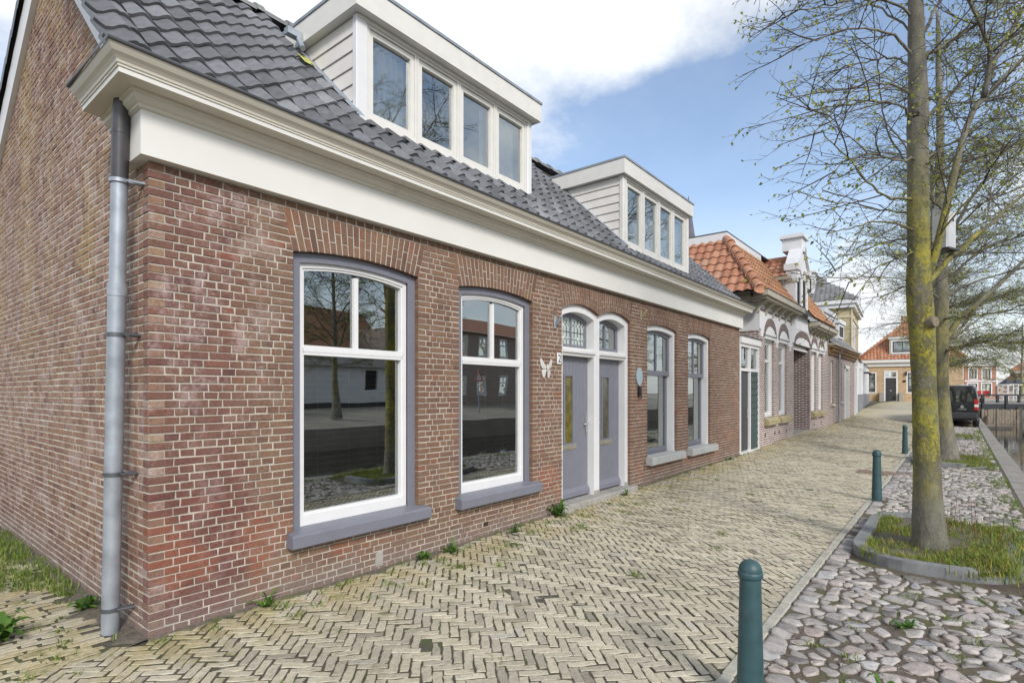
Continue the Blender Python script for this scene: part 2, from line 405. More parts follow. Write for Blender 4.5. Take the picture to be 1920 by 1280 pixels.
m_lgrey = M('light_grey_paint', (.4, .41, .4), .5, var=.08, bump=.08, dirt=((.25, .25, .24), 5, .6, .5))
m_zinc = M('zinc', (.34, .375, .42), .48, .45, var=.22, scale=7, bump=.06, dirt=((.42, .45, .48), 5, .58, .6))
m_dzinc = M('dark_zinc', (.1, .105, .115), .45, .4, var=.2)
m_lead = M('lead', (.27, .3, .34), .6, .3, var=.2)
m_pvc = M('dark_pvc', (.055, .052, .056), .35, var=.25, dirt=((.14, .13, .13), 4, .55, .5))
m_glass = glass_mat('window_glass'); m_fglass = glass_mat('far_glass', 1.6, 1.3, wob=.03)
m_frost = M('leaded_glass', (.42, .48, .46), .22, var=.12, scale=9, bump=.1, bscale=30, spec=.8)
m_yglass = M('yellow_glass', (.12, .1, .018), .12, var=.5, scale=8, bump=.2, bscale=90, spec=.8)
m_oglass = M('olive_glass', (.09, .085, .055), .12, var=.4, scale=8, bump=.2, bscale=90, spec=.8)
m_black = M('black_metal', (.016, .016, .018), .4, .2, var=.2)
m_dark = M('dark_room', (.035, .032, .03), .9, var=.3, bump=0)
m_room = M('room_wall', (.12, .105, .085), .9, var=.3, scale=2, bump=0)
m_attic = M('attic_wall', (.42, .42, .41), .9, var=.1, bump=0)
m_curt = M('curtain', (.86, .85, .82), .9, var=.06, bump=0)
m_blind = M('blind', (.3, .28, .24), .6, var=.1, bump=0)
m_steel = M('steel', (.62, .62, .6), .3, .85, var=.1)
m_brass = M('brass_slot', (.5, .45, .36), .32, .7, var=.12)
m_concrete = M('concrete', (.31, .295, .27), .85, var=.2, scale=9, bump=.35, bscale=70, dirt=((.17, .16, .12), 3, .52, .55))
m_planter = M('planter_concrete', (.2, .205, .205), .8, var=.2, scale=9, bump=.35, bscale=70, dirt=((.13, .12, .06), 4, .55, .7))
m_coping = M('coping_concrete', (.24, .225, .2), .85, var=.25, scale=4, bump=.4, bscale=60, dirt=((.2, .17, .06), 2.2, .58, .6))
m_tile = tile_mat('dark_tile', [(0, (.075, .077, .083)), (.35, (.112, .116, .124)), (.7, (.152, .157, .168)), (1, (.225, .231, .244))], (.27, .27, .24), .5, .3)
m_otile = tile_mat('orange_tile', [(0, (.3, .125, .07)), (.4, (.37, .165, .095)), (.8, (.43, .215, .13)), (1, (.34, .2, .14))], (.13, .095, .07), .7, .8)
m_otile2 = tile_mat('weathered_orange_tile', [(0, (.29, .125, .062)), (.4, (.36, .17, .08)), (.8, (.38, .22, .105)), (1, (.34, .18, .1))], (.17, .13, .05), .75, .55)
m_greytile = tile_mat('grey_tile', [(0, (.11, .11, .11)), (.5, (.17, .17, .17)), (1, (.25, .25, .24))], (.3, .3, .27), .7, .5)
m_ridge = tile_mat('ridge_tile', [(0, (.16, .165, .165)), (1, (.23, .235, .23))], (.28, .28, .24), .7, .5)
m_ytile = M('new_yellow_tile', (.42, .42, .13), .7, var=.25, scale=14)
m_pave = paving_mat('paving'); m_joint = joint_mat('joint_sand', (.045, .04, .031), (.115, .1, .076), (.07, .085, .026))
m_cobble = cobble_mat('cobble'); m_soil = joint_mat('soil_joint', (.055, .043, .033), (.16, .125, .095), (.09, .09, .03))
m_dirt = joint_mat('dirt', (.06, .05, .04), (.17, .145, .115), (.1, .11, .04))
m_grass = ramped('grass', [(0, (.07, .12, .02)), (.4, (.14, .22, .035)), (.75, (.22, .3, .055)), (1, (.34, .34, .11))], .7, trans=.3)
m_dgrass = ramped('dry_grass', [(0, (.14, .16, .035)), (.4, (.26, .27, .05)), (.75, (.38, .33, .06)), (1, (.48, .4, .14))], .75, trans=.3)
m_leaf = ramped('young_leaf', [(0, (.14, .16, .05)), (.4, (.25, .3, .06)), (.8, (.38, .42, .08)), (1, (.46, .46, .14))], .6, trans=.45)
m_weed = ramped('weed_leaf', [(0, (.04, .09, .02)), (.5, (.08, .17, .03)), (1, (.16, .28, .05))], .55, trans=.3)
m_yellow = M('yellow_petal', (.75, .52, .02), .7, bump=0)
m_bark = bark_mat('bark'); m_bark2 = bark_mat('grey_bark', .5)
m_twig = ramped('twig', [(0, (.045, .036, .032)), (.5, (.095, .078, .066)), (1, (.17, .155, .105))], .85)
m_boll = M('bollard_paint', (.03, .074, .082), .48, var=.22, scale=9, bump=.12, bscale=30, dirt=((.12, .15, .145), 9, .55, .65))
# ------------------------------------------------------------------ lie of the land
RISE = [(-60, 0), (2, 0), (12.3, .1), (18, .235), (24, .26), (28, .34), (34, .5), (46, .78), (60, .78), (400, .8)]
def sm(a, b, x):
    t = max(0, min(1, (x - a) / (b - a))); return t * t * (3 - 2 * t)
def rise(x):
    for (a, p), (b, q) in zip(RISE, RISE[1:]):
        if x <= b: return p + (q - p) * max(0, (x - a) / (b - a))
    return .8
def gz(x, y):
    w = max(0, min(1, (y + 3) / 3)); w += (1 - w) * sm(25, 41, x)
    if y < -3.3: w = sm(27, 41, x) * (1 if x > 44 else max(0, min(1, (y + 5.2) / 1.6)))
    return rise(x) * w - .012 * math.exp(-((y + 1.4) / .9) ** 2) + .016 * (mnoise.noise((x * .6, y * .6, 0))) + .006 * mnoise.noise((x * 2.1, y * 2.1, 5))
QY0, QY1, WZ = -4.73, -5.05, -1.0
def sheet(name, m, x0, x1, y0, y1, nx, ny, dz, parent=None, **pr):
    b = MB(); vs = []
    for i in range(nx + 1):
        for j in range(ny + 1):
            x = x0 + (x1 - x0) * i / nx; y = y0 + (y1 - y0) * j / ny
            vs.append((x, y, gz(x, y) + dz))
    fs = [(i * (ny + 1) + j, (i + 1) * (ny + 1) + j, (i + 1) * (ny + 1) + j + 1, i * (ny + 1) + j + 1) for i in range(nx) for j in range(ny)]
    b.add(vs, fs); return b.build(name, m, parent, smooth=True, **pr)
m_land = M('land', (.11, .1, .075), .95, var=.3, scale=1.5, bump=.4)
MB().quad((-900, -900, -1.6), (900, -900, -1.6), (900, 900, -1.6), (-900, 900, -1.6)).build('ground', m_land, kind='structure')
sheet('land', m_land, -40, 90, QY0 + .02, 70, 130, 24, -.09, kind='structure')
MB().box(70, 190, -90, QY0 - .02, -1.5, .66).box(90.2, 190, QY0, 90, -1.5, .66).build('far_ground', M('far_paving', (.3, .28, .24), .9, var=.15, scale=.6), kind='structure')
street = sheet('street', m_joint, -9, 68, -3.2, 3.2, 154, 16, -.007, kind='structure')
for v in street.data.vertices:                        # stays in front of the houses
    lim = .02 if v.co.x < 32 else .02 + .12 * (v.co.x - 32)
    if v.co.x > 0 and v.co.y > lim: v.co.y = min(v.co.y, lim)
    if v.co.x > 50: v.co.y = min(v.co.y, 3)
alley = sheet('alley', m_joint, -9, .04, -.35, 9, 30, 30, -.0085, kind='structure')
strip = sheet('cobbled_strip', m_soil, -6, 47, QY0 - .01, -3.05, 106, 8, .002, kind='structure')

# ---- paving bricks: 45 degree herringbone in the street, coursed in the alley
def paver_mesh(L, Wd, seed):
    r = R(seed); b = MB(); j = lambda s: r.uniform(-s, s)
    n = 5; top = []; low = []
    for side in (0, 1):
        for i in range(n):
            k = i if side == 0 else n - 1 - i
            x = -L / 2 + L * k / (n - 1); y = (-Wd / 2 if side == 0 else Wd / 2) + j(.0042)
            if k in (0, n - 1): x += j(.004)
            low.append((x, y, -.03)); 
            yy = y * (1 - .16); xx = x * (1 - .04) if k in (0, n - 1) else x
            top.append((xx, yy, j(.0012)))
    m = len(low)
    mid = [(p[0], p[1], -.004) for p in low]
    b.add(low + mid + top, [(i, (i + 1) % m, m + (i + 1) % m, m + i) for i in range(m)], .5, 1).add(low + mid + top, [(m + i, m + (i + 1) % m, 2 * m + (i + 1) % m, 2 * m + i) for i in range(m)] + [tuple(range(2 * m, 3 * m))])
    return b
pv = []                                                # (x, y, angle, L, W, tone)
rp = R(11)
def warp(x, y): return .03 * mnoise.noise((x * .8, y * .8, 3)), .03 * mnoise.noise((x * .8, y * .8, 9))
Lp, Wp = .186, .062
n4 = int(round(Lp / Wp))
def add_paver(x, y, a):
    if not (-6 < x < 31): return
    lim = .03 if x > .05 else .0
    if y > lim or y < -3.035: return
    if x > 31.2: return
    dx, dy = warp(x, y)
    pv.append((x + dx, y + dy, a + rp.gauss(0, .036), rp.uniform(.169, .179), rp.uniform(.049, .0555), min(1, max(0, rp.gauss(.5, .2)))))
c45 = math.sqrt(.5)
for i in range(-410, 90):
    for k in range(-40, 140):
        # staircase lattice: horizontal brick starts at (i + n4*2*k ...)
        u0 = i * Wp + 2 * n4 * k * Wp; v0 = i * Wp
        for hor in (1, 0):
            if hor: uc, vc, a = u0 + Lp / 2, v0 + Wp / 2, rad(45)
            else: uc, vc, a = u0 - Wp / 2 + 0, v0 + Lp / 2, rad(135)
            x = (uc - vc) * c45; y = (uc + vc) * c45
            if -6 < x < 31 and -3.05 < y < .04: add_paver(x, y, a)
av = []
for j in range(-2, 60):
    y = -.0 + j * .056; x = -4.2 - rp.random() * .2
    while x < -.1:
        L = rp.choice((.195, .2, .205)) ; xc = x + L / 2; x += L + .012
        dx, dy = warp(xc * 1.3, y)
        yy = y - .07 * (xc + .1) * .9 + dy
        if -.02 < yy < 3.0 and xc + L / 2 < -.045: av.append((xc, yy, -.07 + rp.gauss(0, .02), L * .97, rp.uniform(.042, .047), min(1, max(0, rp.gauss(.45, .2)))))
paver_var = [paver_mesh(.187, .0475, s) for s in range(6)]
def lay(items, parent, name, rest, near):
    sc = [(seen_size((x, y, 0), .2 * .05 * (1.6 / max(.5, math.hypot(x - CX, y - CY)))), i) for i, (x, y, a, L, Wd, t) in enumerate(items)]
    sc.sort(reverse=True); pick = {i for s, i in sc[:near] if s > 0}
    me = [b.mesh(name, [m_pave, m_joint]) for b in paver_var]
    for mm in me: mm.attributes.remove(mm.attributes['tone'])
    big = MB()
    for i, (x, y, a, L, Wd, t) in enumerate(items):
        k = rp.randrange(6); sx, sy = L / .187, Wd / .0475; z = gz(x, y) + rp.gauss(0, .0017); tx, ty = rp.gauss(0, .012), rp.gauss(0, .016)
        if i in pick:
            o = link(name, me[k], parent, (x, y, z), (tx, ty, a)); o.scale = (sx, sy, 1); o['tone'] = t
        else:
            ca, sa = math.cos(a), math.sin(a); b = paver_var[k]
            big.add([(x + ca * p[0] * sx - sa * p[1] * sy, y + sa * p[0] * sx + ca * p[1] * sy, z + p[2] + tx * p[1] - ty * p[0]) for p in b.v], b.f, t)
            big.m[-len(b.m):] = b.m
    big.build(rest, [m_pave, m_joint], parent, kind='stuff')
lay(pv, street, 'paving_brick', 'paving_brick_field', 300)
lay(av, alley, 'paving_brick', 'paving_brick_field', 250)
sheet('far_paving_bricks', m_pave, 30.9, 62, -3.0, .4, 62, 8, .0, street, kind='stuff')
# ---- edge of the street: long kerb stones, then a row of granite setts
x = -3.0; ks = MB(); re_ = R(5)
while x < 31:
    L = re_.uniform(.2, .34); y = -3.04 + .01 * mnoise.noise((x, 0, 0))
    b = MB().bbox(-L / 2 + .004, L / 2 - .004, -.036, .036, -.05, .012, .008, re_.random() * .4 + .3)
    if 1.2 < x < 14:
        o = b.build('kerb_stone', M('kerb_stone', (.37, .355, .3), .85, var=.18, scale=10, bump=.4, dirt=((.2, .18, .1), 4, .55, .5)) if 'kerb_stone' not in bpy.data.materials else bpy.data.materials['kerb_stone'], street)
        o.location = (x + L / 2, y, gz(x, -3.04) + re_.gauss(0, .003)); o.rotation_euler.z = re_.gauss(0, .012)
    else: ks.add([(p[0] + x + L / 2, p[1] + y, p[2] + gz(x, -3.04)) for p in b.v], b.f, .5)
    x += L
ks.build('kerb_stone_row', bpy.data.materials['kerb_stone'], street, kind='stuff')

# ---- earth and moss gathered along the foot of the walls
wf = MB(); rr_f = R(8)
def foot(p, q, n_, wid):
    vs = []
    for i in range(n_ + 1):
        f = i / n_; x, y = p[0] + (q[0] - p[0]) * f, p[1] + (q[1] - p[1]) * f; dx, dy = q[0] - p[0], q[1] - p[1]; L_ = math.hypot(dx, dy)
        w_ = wid * max(.08, .55 + 1.1 * mnoise.noise((x * 3.1, y * 3.1, 1)) + .5 * mnoise.noise((x * 11, y * 11, 6)))
        nx_, ny_ = dy / L_, -dx / L_
        vs += [(x, y, gz(x, y) + .016), (x + nx_ * w_ * .6, y + ny_ * w_ * .6, gz(x, y) + .007), (x + nx_ * w_, y + ny_ * w_, gz(x, y) - .006)]
    wf.add(vs, [(3 * i + k, 3 * i + k + 3, 3 * i + k + 4, 3 * i + k + 1) for i in range(n_) for k in (0, 1)])
foot((-.0, -.002), (4.7, -.002), 260, .07); foot((6.8, -.002), (12.3, -.002), 200, .06); foot((-.004, 4.5), (-.004, -.01), 160, .24)
wf.build('wall_foot_dirt', m_dirt, street, kind='stuff')
# ---- cobbles: cells between jittered points, each a rounded stone
PL = [(5.95, 1.25), (14.75, 1.2), (23.3, 1.15)]            # planters: centre x, half length
def in_planter(x, y, g=0.0):
    for c, h in PL:
        if abs(x - c) < h + g and -4.52 - g < y < -3.22 + g:
            if x < c - h + .45 and y > -3.67 and math.hypot(x - (c - h + .45), y + 3.67) > .45 + g: return False
            return True
    return False
BOLL = [(1.645, -3.232), (8.36, -3.12), (16.19, -2.97), (24.4, -3.05)]
rc = R(3)
pts = []
s = .105
ys = -4.66
row = 0
while ys < -3.2:
    n = int(30 / s)
    for i in range(n):
        xx = .2 + (i + .5 * (row % 2)) * s * 1.02 + rc.gauss(0, s * .28); yy = ys + rc.gauss(0, s * .25)
        if rc.random() < .1: continue
        if -4.66 < yy < -3.24: pts.append([xx, yy])
    ys += s * .86; row += 1
i = 0
xx = .2
while xx < 30:                                          # squarer setts next to the kerb
    st = rc.uniform(.1, .15)
    pts.append([xx + st / 2, -3.145 + rc.gauss(0, .006)]); xx += st
bigs = []
while len(bigs) < 26:
    q = (rc.uniform(1.0, 12), rc.uniform(-4.6, -3.35))
    if all(math.hypot(q[0] - o[0], q[1] - o[1]) > .35 for o in bigs): bigs.append(q)
pts = [p for p in pts if p[1] > -3.2 or all(math.hypot(p[0] - q[0], p[1] - q[1]) > .125 for q in bigs)]
wt_ = [rc.gauss(0, .0022) if p[1] < -3.2 else 0 for p in pts] + [.006] * len(bigs); pts += [list(q) for q in bigs]
grid = {}
for i, p in enumerate(pts): grid.setdefault((int(p[0] / .3), int(p[1] // .3)), []).append(i)
def cell(i):
    px, py = pts[i]; poly = [(px - .2, py - .2), (px + .2, py - .2), (px + .2, py + .2), (px - .2, py + .2)]
    gx, gy = int(px / .3), int(py // .3); nb = []
    for a in (-1, 0, 1):
        for b in (-1, 0, 1): nb += grid.get((gx + a, gy + b), [])
    nb = sorted((( pts[j][0] - px) ** 2 + (pts[j][1] - py) ** 2, j) for j in nb if j != i)[:14]
    for d, j in nb:
        qx, qy = pts[j]; nx, ny = qx - px, qy - py; L = math.hypot(nx, ny)
        if L < 1e-6: return None
        h = ((px + qx) / 2 * nx + (py + qy) / 2 * ny) / L - rc.uniform(.001, .0065) + (wt_[i] - wt_[j]) / (2 * L); nx /= L; ny /= L
        out = []
        for k in range(len(poly)):
            a, b = poly[k], poly[(k + 1) % len(poly)]; da = a[0] * nx + a[1] * ny - h; db = b[0] * nx + b[1] * ny - h
            if da <= 0: out.append(a)
            if da * db < 0: tt = da / (da - db); out.append((a[0] + (b[0] - a[0]) * tt, a[1] + (b[1] - a[1]) * tt))
        poly = out
        if len(poly) < 3: return None
    return poly
cob = []
for i, (px, py) in enumerate(pts):
    if in_planter(px, py, .07): continue
    if any(math.hypot(px - bx, py - by) < .1 for bx, by in BOLL): continue
    pl = cell(i)
    if not pl: continue
    sett = abs(py + 3.145) < .03
    pl = [(max(min(q[0], px + .16), px - .16), min(max(q[1], -4.70), -3.085)) for q in pl]
    if not sett:                                        # long narrow stones among rounder ones, earth between
        an = rc.gauss(-.75, .5); fa, fb = rc.uniform(.94, 1.03), rc.uniform(.7, .99); ca_, sa_ = math.cos(an), math.sin(an)
        pl = [(px + (u_ * fa) * ca_ - (v_ * fb) * sa_, py + (u_ * fa) * sa_ + (v_ * fb) * ca_) for u_, v_ in (((q[0] - px) * ca_ + (q[1] - py) * sa_, -(q[0] - px) * sa_ + (q[1] - py) * ca_) for q in pl)]
    cx = sum(q[0] for q in pl) / len(pl); cy = sum(q[1] for q in pl) / len(pl)
    for _ in range(1 if sett else 2):
        f = .12 if sett else rc.uniform(.17, .28)
        pl = [(a[0] + (b[0] - a[0]) * w, a[1] + (b[1] - a[1]) * w) for a, b in zip(pl, pl[1:] + pl[:1]) for w in (f, 1 - f)]
    if len(pl) > 16: pl = pl[::2]
    sz = max(math.hypot(q[0] - cx, q[1] - cy) for q in pl)
    if sz < .025: continue
    hgt = (.01 if sett else rc.uniform(.005, .014)); dz = rc.gauss(0, .004); tx, ty = rc.gauss(0, .12), rc.gauss(0, .12)
    b = MB(); n = len(pl); vs = []
    for sc_, zz in ((1, -.04), (.985, .0), (.91, hgt * .72), (.66, hgt)):
        for q in pl:
            jx = rc.gauss(0, .0032); dxq, dyq = (q[0] - cx) * sc_ + jx, (q[1] - cy) * sc_ + rc.gauss(0, .0032)
            vs.append((dxq, dyq, zz + dz + (tx * dxq + ty * dyq if zz > 0 else 0) + (rc.gauss(0, .0018) if zz > 0 else 0)))
    vs.append((0, 0, hgt * 1.04 + dz)); tone = min(1, max(0, rc.gauss(.45, .27))) if not sett else rc.choice((.1, .2, .95, .3, .45, .12))
    fs = [(r_ * n + k, r_ * n + (k + 1) % n, (r_ + 1) * n + (k + 1) % n, (r_ + 1) * n + k) for r_ in range(3) for k in range(n)] + [(3 * n + k, 3 * n + (k + 1) % n, 4 * n) for k in range(n)]
    b.add(vs, fs, tone)
    cob.append((seen_size((cx, cy, 0), sz * sz * 1.6 / math.hypot(cx - CX, cy - CY)), cx, cy, b, sett))
cob.sort(key=lambda q: -q[0])
rest = MB()
for i, (s_, cx, cy, b, sett) in enumerate(cob):
    z = gz(cx, cy) + .002
    if i < 300: 
        b.build('cobble', m_cobble, strip, smooth=True).location = (cx, cy, z)
    else: rest.add([(p[0] + cx, p[1] + cy, p[2] + z) for p in b.v], b.f, b.t[0])
rest.build('cobble_field', m_cobble, strip, smooth=True, kind='stuff')
sheet('far_cobbles', m_cobble, 29.9, 47, QY0, -3.05, 34, 6, .0, strip, kind='stuff')

# ---- quay: concrete coping in lengths, brick quay wall, water, the far bank
quay = MB().box(-40, 70, QY1 + .06, QY0 - .005, -1.5, -.1).build('quay_wall', farbrick('quay_brick', (.13, .085, .07), (.17, .11, .085), (.2, .19, .17)), kind='structure')
x = -10
while x < 69:
    L = 2.4; zc = lambda xx: gz(xx, -4.66) if xx < 30 else gz(30, -4.66)
    b = MB().bbox(x + .004, x + L - .004, QY1, QY0 - .006, -.16, .004, .018)
    if -2 < x < 45: b.build('coping_slab', m_coping, quay).location.z = zc(x + 1.2)
    x += L
def water_mat():
    m, nt, b, out = newmat('canal_water'); g = G(nt)
    b.inputs['Base Color'].default_value = (.022, .02, .014, 1); b.inputs['Roughness'].default_value = .03; b.inputs['IOR'].default_value = 1.36
    g.put(b.inputs['Normal'], g.bump(g.noise(2.6, 4, .6), .12, .03)); return m
MB().quad((-60, -17.02, WZ), (70.02, -17.02, WZ), (70.02, QY1 + .065, WZ), (-60, QY1 + .065, WZ)).build('canal_water', water_mat(), kind='structure')

# ------------------------------------------------------------------ the near brick house
house = thing('brick_house', 'long low red brick house with grey tiled roof, two cream dormers and twin grey doors', 'house')
CH_ = .055                                              # brick course
WIN = [dict(x0=.99, x1=2.283, kind='A'), dict(x0=2.835, x1=4.12, kind='A'), dict(x0=4.755, x1=5.73, kind='D'), dict(x0=5.73, x1=6.70, kind='D'),
       dict(x0=7.31, x1=8.56, kind='B'), dict(x0=9.1, x1=10.33, kind='B')]
for i, w in enumerate(WIN):
    w.update(zb=.5 if w['kind'] != 'D' else -.2, zs=2.70, rise=.056 if w['kind'] != 'D' else .1, zt=3.03, sl=.085, sr=.085)
WIN[2]['sr'] = 0; WIN[3]['sl'] = 0
def intr(w, x):
    xc, hw = (w['x0'] + w['x1']) / 2, (w['x1'] - w['x0']) / 2; return w['zs'] + w['rise'] * (1 - ((x - xc) / hw) ** 2)
LEN, WX1, ZT = 12.3, 12.3, 3.085
fF = lambda u, v, w: (u, -v, w)
fG = lambda u, v, w: (-v, u, w)
def brick_verts(fn, u0b, u1b, u0t, u1t, w0, w1, d, p, r):
    c = .0045; j = lambda a=.0023: r.uniform(-a, a); pp = p + j(.0022)
    q = [(u0b + j(), w0 + j()), (u1b + j(), w0 + j()), (u1t + j(), w1 + j()), (u0t + j(), w1 + j())]
    iq = [(q[0][0] + c, q[0][1] + c), (q[1][0] - c, q[1][1] + c), (q[2][0] - c, q[2][1] - c), (q[3][0] + c, q[3][1] - c)]
    vs = [fn(u, -d, w) for u, w in q] + [fn(u, pp - c * .8, w) for u, w in q] + [fn(u, pp + j(.0012), w) for u, w in iq]
    fs = [(i, (i + 1) % 4, 4 + (i + 1) % 4, 4 + i) for i in range(4)] + [(4 + i, 4 + (i + 1) % 4, 8 + (i + 1) % 4, 8 + i) for i in range(4)] + [(8, 9, 10, 11)]
    if fn is fF: fs = [f[::1] for f in fs]
    return vs, fs
def intervals(z, zm):
    """free stretches of the facade in a course, as bounds at height z (which openings count is decided at zm)"""
    out = []; x = 0.0
    for w in WIN:
        if not (w['zb'] <= zm < w['zt']): continue
        k = max(0, min(1, (z - w['zs']) / (w['zt'] - w['zs'])))
        out.append((x, w['x0'] - w['sl'] * k)); x = w['x1'] + w['sr'] * k
    out.append((x, LEN)); return out
rb = R(21)
fac, gab, mort = [], [], MB()
JT = .0082
def course(u0, u1, mode, r):
    """lengths of a course between two bounds"""
    out = []; x = u0
    while x < u1 - 1e-4:
        if mode == 'h': L = .0925
        elif mode == 's': L = .185
        elif mode == 'a': L = r.choice((.0925, .0925, .0925, .185)) if x > u0 + .01 else .148
        else: L = r.choice((.0925, .185, .0925, .185, .0925)) if x > u0 + .01 else .0925
        L *= r.uniform(.95, 1.05)
        if u1 - (x + L) < .05: L = u1 - x
        out.append((x, x + L)); x += L
    return out
nrow = int(round((ZT + .11) / CH_))
for k in range(nrow):
    z0 = -.105 + k * CH_ - .0 ; z0 = round(-.05 - CH_ + k * CH_, 4); z1 = z0 + CH_; zm = (z0 + z1) / 2
    if z1 > ZT + .001: break
    A, B = intervals(z0, zm), intervals(z1, zm)
    for n_, ((a0, a1), (b0, b1)) in enumerate(zip(A, B)):
        if a1 - a0 < .02: continue
        mort.add([(a0, 0, z0), (a1, 0, z0), (b1, 0, z1), (b0, 0, z1)], [(0, 1, 2, 3)])
        m0, m1 = (a0 + b0) / 2, (a1 + b1) / 2
        quoin = k % 2 == 0
        st = m0 + (.0 if (a0 > 0 or quoin) else .088)
        cs = course(st, m1, 'ab'[k % 2], rb)
        for q, (u0, u1) in enumerate(cs):
            e0 = JT / 2 if q else (-.0055 if (a0 == 0 and quoin) else (JT / 2 if a0 == 0 else -.001)); e1 = JT / 2 if q < len(cs) - 1 else (-.001 if a1 < LEN else .002)
            ub0, ut0 = (u0 + e0, u0 + e0) if q else (u0 + e0 + (a0 - m0), u0 + e0 + (b0 - m0))
            ub1, ut1 = (u1 - e1, u1 - e1) if q < len(cs) - 1 else (u1 - e1 + (a1 - m1), u1 - e1 + (b1 - m1))
            d = .1 if (q == 0 and (a0 > 0 or quoin)) or (q == len(cs) - 1) else .012
            if q == 0 and a0 == 0 and quoin: d = .085
            hole = (abs((u0 + u1) / 2 - 3.26) < .05 and .1 < zm < .2)
            if hole: continue
            ln = -.025 if (1.76 < (u0 + u1) / 2 < 1.87 and .03 < zm < .17) else 0
            fac.append((ub0, ub1, ut0, ut1, z0 + JT / 2, z1 - JT / 2, d, .0045, min(1, max(0, rb.gauss(.47, .165)))))
MB().box(3.218, 3.302, -.0012, .012, .117, .168).build('air_vent', M('vent_hole', (.05, .022, .016), .9, var=.4), house)
MB().bbox(1.772, 1.862, -.006, .02, .03, .165, .006).build('patch_block', m_concrete, house)
# reveals behind the end bricks
for w in WIN:
    zb = w['zb'] if w['zb'] > 0 else -.1
    for x in ((w['x0'], -1), (w['x1'], 1)):
        if (w is WIN[2] and x[1] == 1) or (w is WIN[3] and x[1] == -1): continue
        xx = x[0] + x[1] * .004
        mort.quad((xx, 0, zb), (xx, .16, zb), (xx, .16, w['zs']), (xx, 0, w['zs']))
    n = 16
    for i in range(n):
        xa, xb = w['x0'] + (w['x1'] - w['x0']) * i / n, w['x0'] + (w['x1'] - w['x0']) * (i + 1) / n
        mort.quad((xa, 0.002, intr(w, xa) + .004), (xb, 0.002, intr(w, xb) + .004), (xb, .16, intr(w, xb) + .004), (xa, .16, intr(w, xa) + .004))
        xta, xtb = w['x0'] - w['sl'] + (w['x1'] - w['x0'] + w['sl'] + w['sr']) * i / n, w['x0'] - w['sl'] + (w['x1'] - w['x0'] + w['sl'] + w['sr']) * (i + 1) / n
        mort.quad((xa, 0, intr(w, xa)), (xb, 0, intr(w, xb)), (xtb, 0, w['zt']), (xta, 0, w['zt']))
mort.quad((0, .012, -.15), (LEN, .012, -.15), (LEN, .012, -.1), (0, .012, -.1)).quad((LEN, 0, -.15), (LEN, 2.4, -.15), (LEN, 2.4, ZT + .3), (LEN, 0, ZT + .3))
fwall = mort.build('facade_wall', m_mortar, house)
# gable wall
RZ, RM, RY, BM = 3.74, .96, 2.5, .61                     # roof: z = RZ + RM*y up to y = RY, then down at BM
roofz = lambda y: RZ + RM * y if y < RY else RZ + RM * RY - BM * (y - RY)
gm = MB(); GYE = 6.4
for k in range(2, 112):
    z0 = round(-.05 - CH_ + (k - 2) * CH_, 4); z1 = z0 + CH_; zm = (z0 + z1) / 2; kk = k - 2
    def yb(z):
        zz = z + .33
        return max(0, (zz - RZ) / RM), min(GYE, RY + (RZ + RM * RY - zz) / BM)
    (a0, a1), (b0, b1) = yb(z0), yb(z1)
    if b1 - b0 < .1: break
    gm.add([(0, a0, z0), (0, a1, z0), (0, b1, z1), (0, b0, z1)], [(0, 1, 2, 3)])
    quoin = kk % 2 == 1
    st = a0 + (.088 if (a0 == 0 and not quoin and z1 < ZT + .01) else 0)
    cs = course(st, min(a1, b1), 'hs'[kk % 2], rb)
    for q, (u0, u1) in enumerate(cs):
        e0 = JT / 2 if q else (-.004 if (a0 == 0 and quoin) else JT / 2)
        if a0 > 0 and q == 0 and u1 - u0 < .06: continue
        gab.append((u0 + e0, u1 - JT / 2, u0 + e0 + ((b0 - a0) * .6 if q == 0 else 0), u1 - JT / 2, z0 + JT / 2 + .001, z1 - JT / 2, .085 if (q == 0 and a0 == 0) else .012, .004, min(1, max(0, rb.gauss(.5, .18)))))
gwall = gm.build('gable_wall', m_gmortar, house)
def lay_bricks(items, fn, parent, mat, near, name='brick'):
    sc = []
    for i, b in enumerate(items):
        p = fn((b[0] + b[1]) / 2, 0, (b[4] + b[5]) / 2); n = Vector(fn(0, 1, 0)); d = Vector((CX, CY, CH)) - Vector(p)
        sc.append((seen_size(p, (b[1] - b[0]) * CH_ * max(0, n.dot(d.normalized()))), i))
    sc.sort(reverse=True); pick = {i for s, i in sc[:near]}
    big = MB(); lib = {}
    for i, (a, b, c, d, w0, w1, dp, p, t) in enumerate(items):
        if i in pick and abs(a - c) < 1e-6 and abs(b - d) < 1e-6:
            L, Hh = b - a, w1 - w0; key = (int(L / .02), dp, rb.randrange(3))
            if key not in lib:
                vs, fs = brick_verts(fn, -L / 2, L / 2, -L / 2, L / 2, -Hh / 2, Hh / 2, dp, p, rb)
                me = MB().add(vs, fs).mesh(name, mat); me.attributes.remove(me.attributes['tone']); lib[key] = (me, L)
            me, L0 = lib[key]; o = link(name, me, parent, fn((a + b) / 2, 0, (w0 + w1) / 2))
            if fn is fF: o.scale.x = L / L0
            else: o.scale.y = L / L0
            o['tone'] = t
        else: big.add(*brick_verts(fn, a, b, c, d, w0, w1, dp, p, rb), t)
    return big.build(name + '_field', mat, parent, kind='stuff')
lay_bricks(fac, fF, fwall, m_brick, 215)
lay_bricks(gab, fG, gwall, m_gbrick, 75)
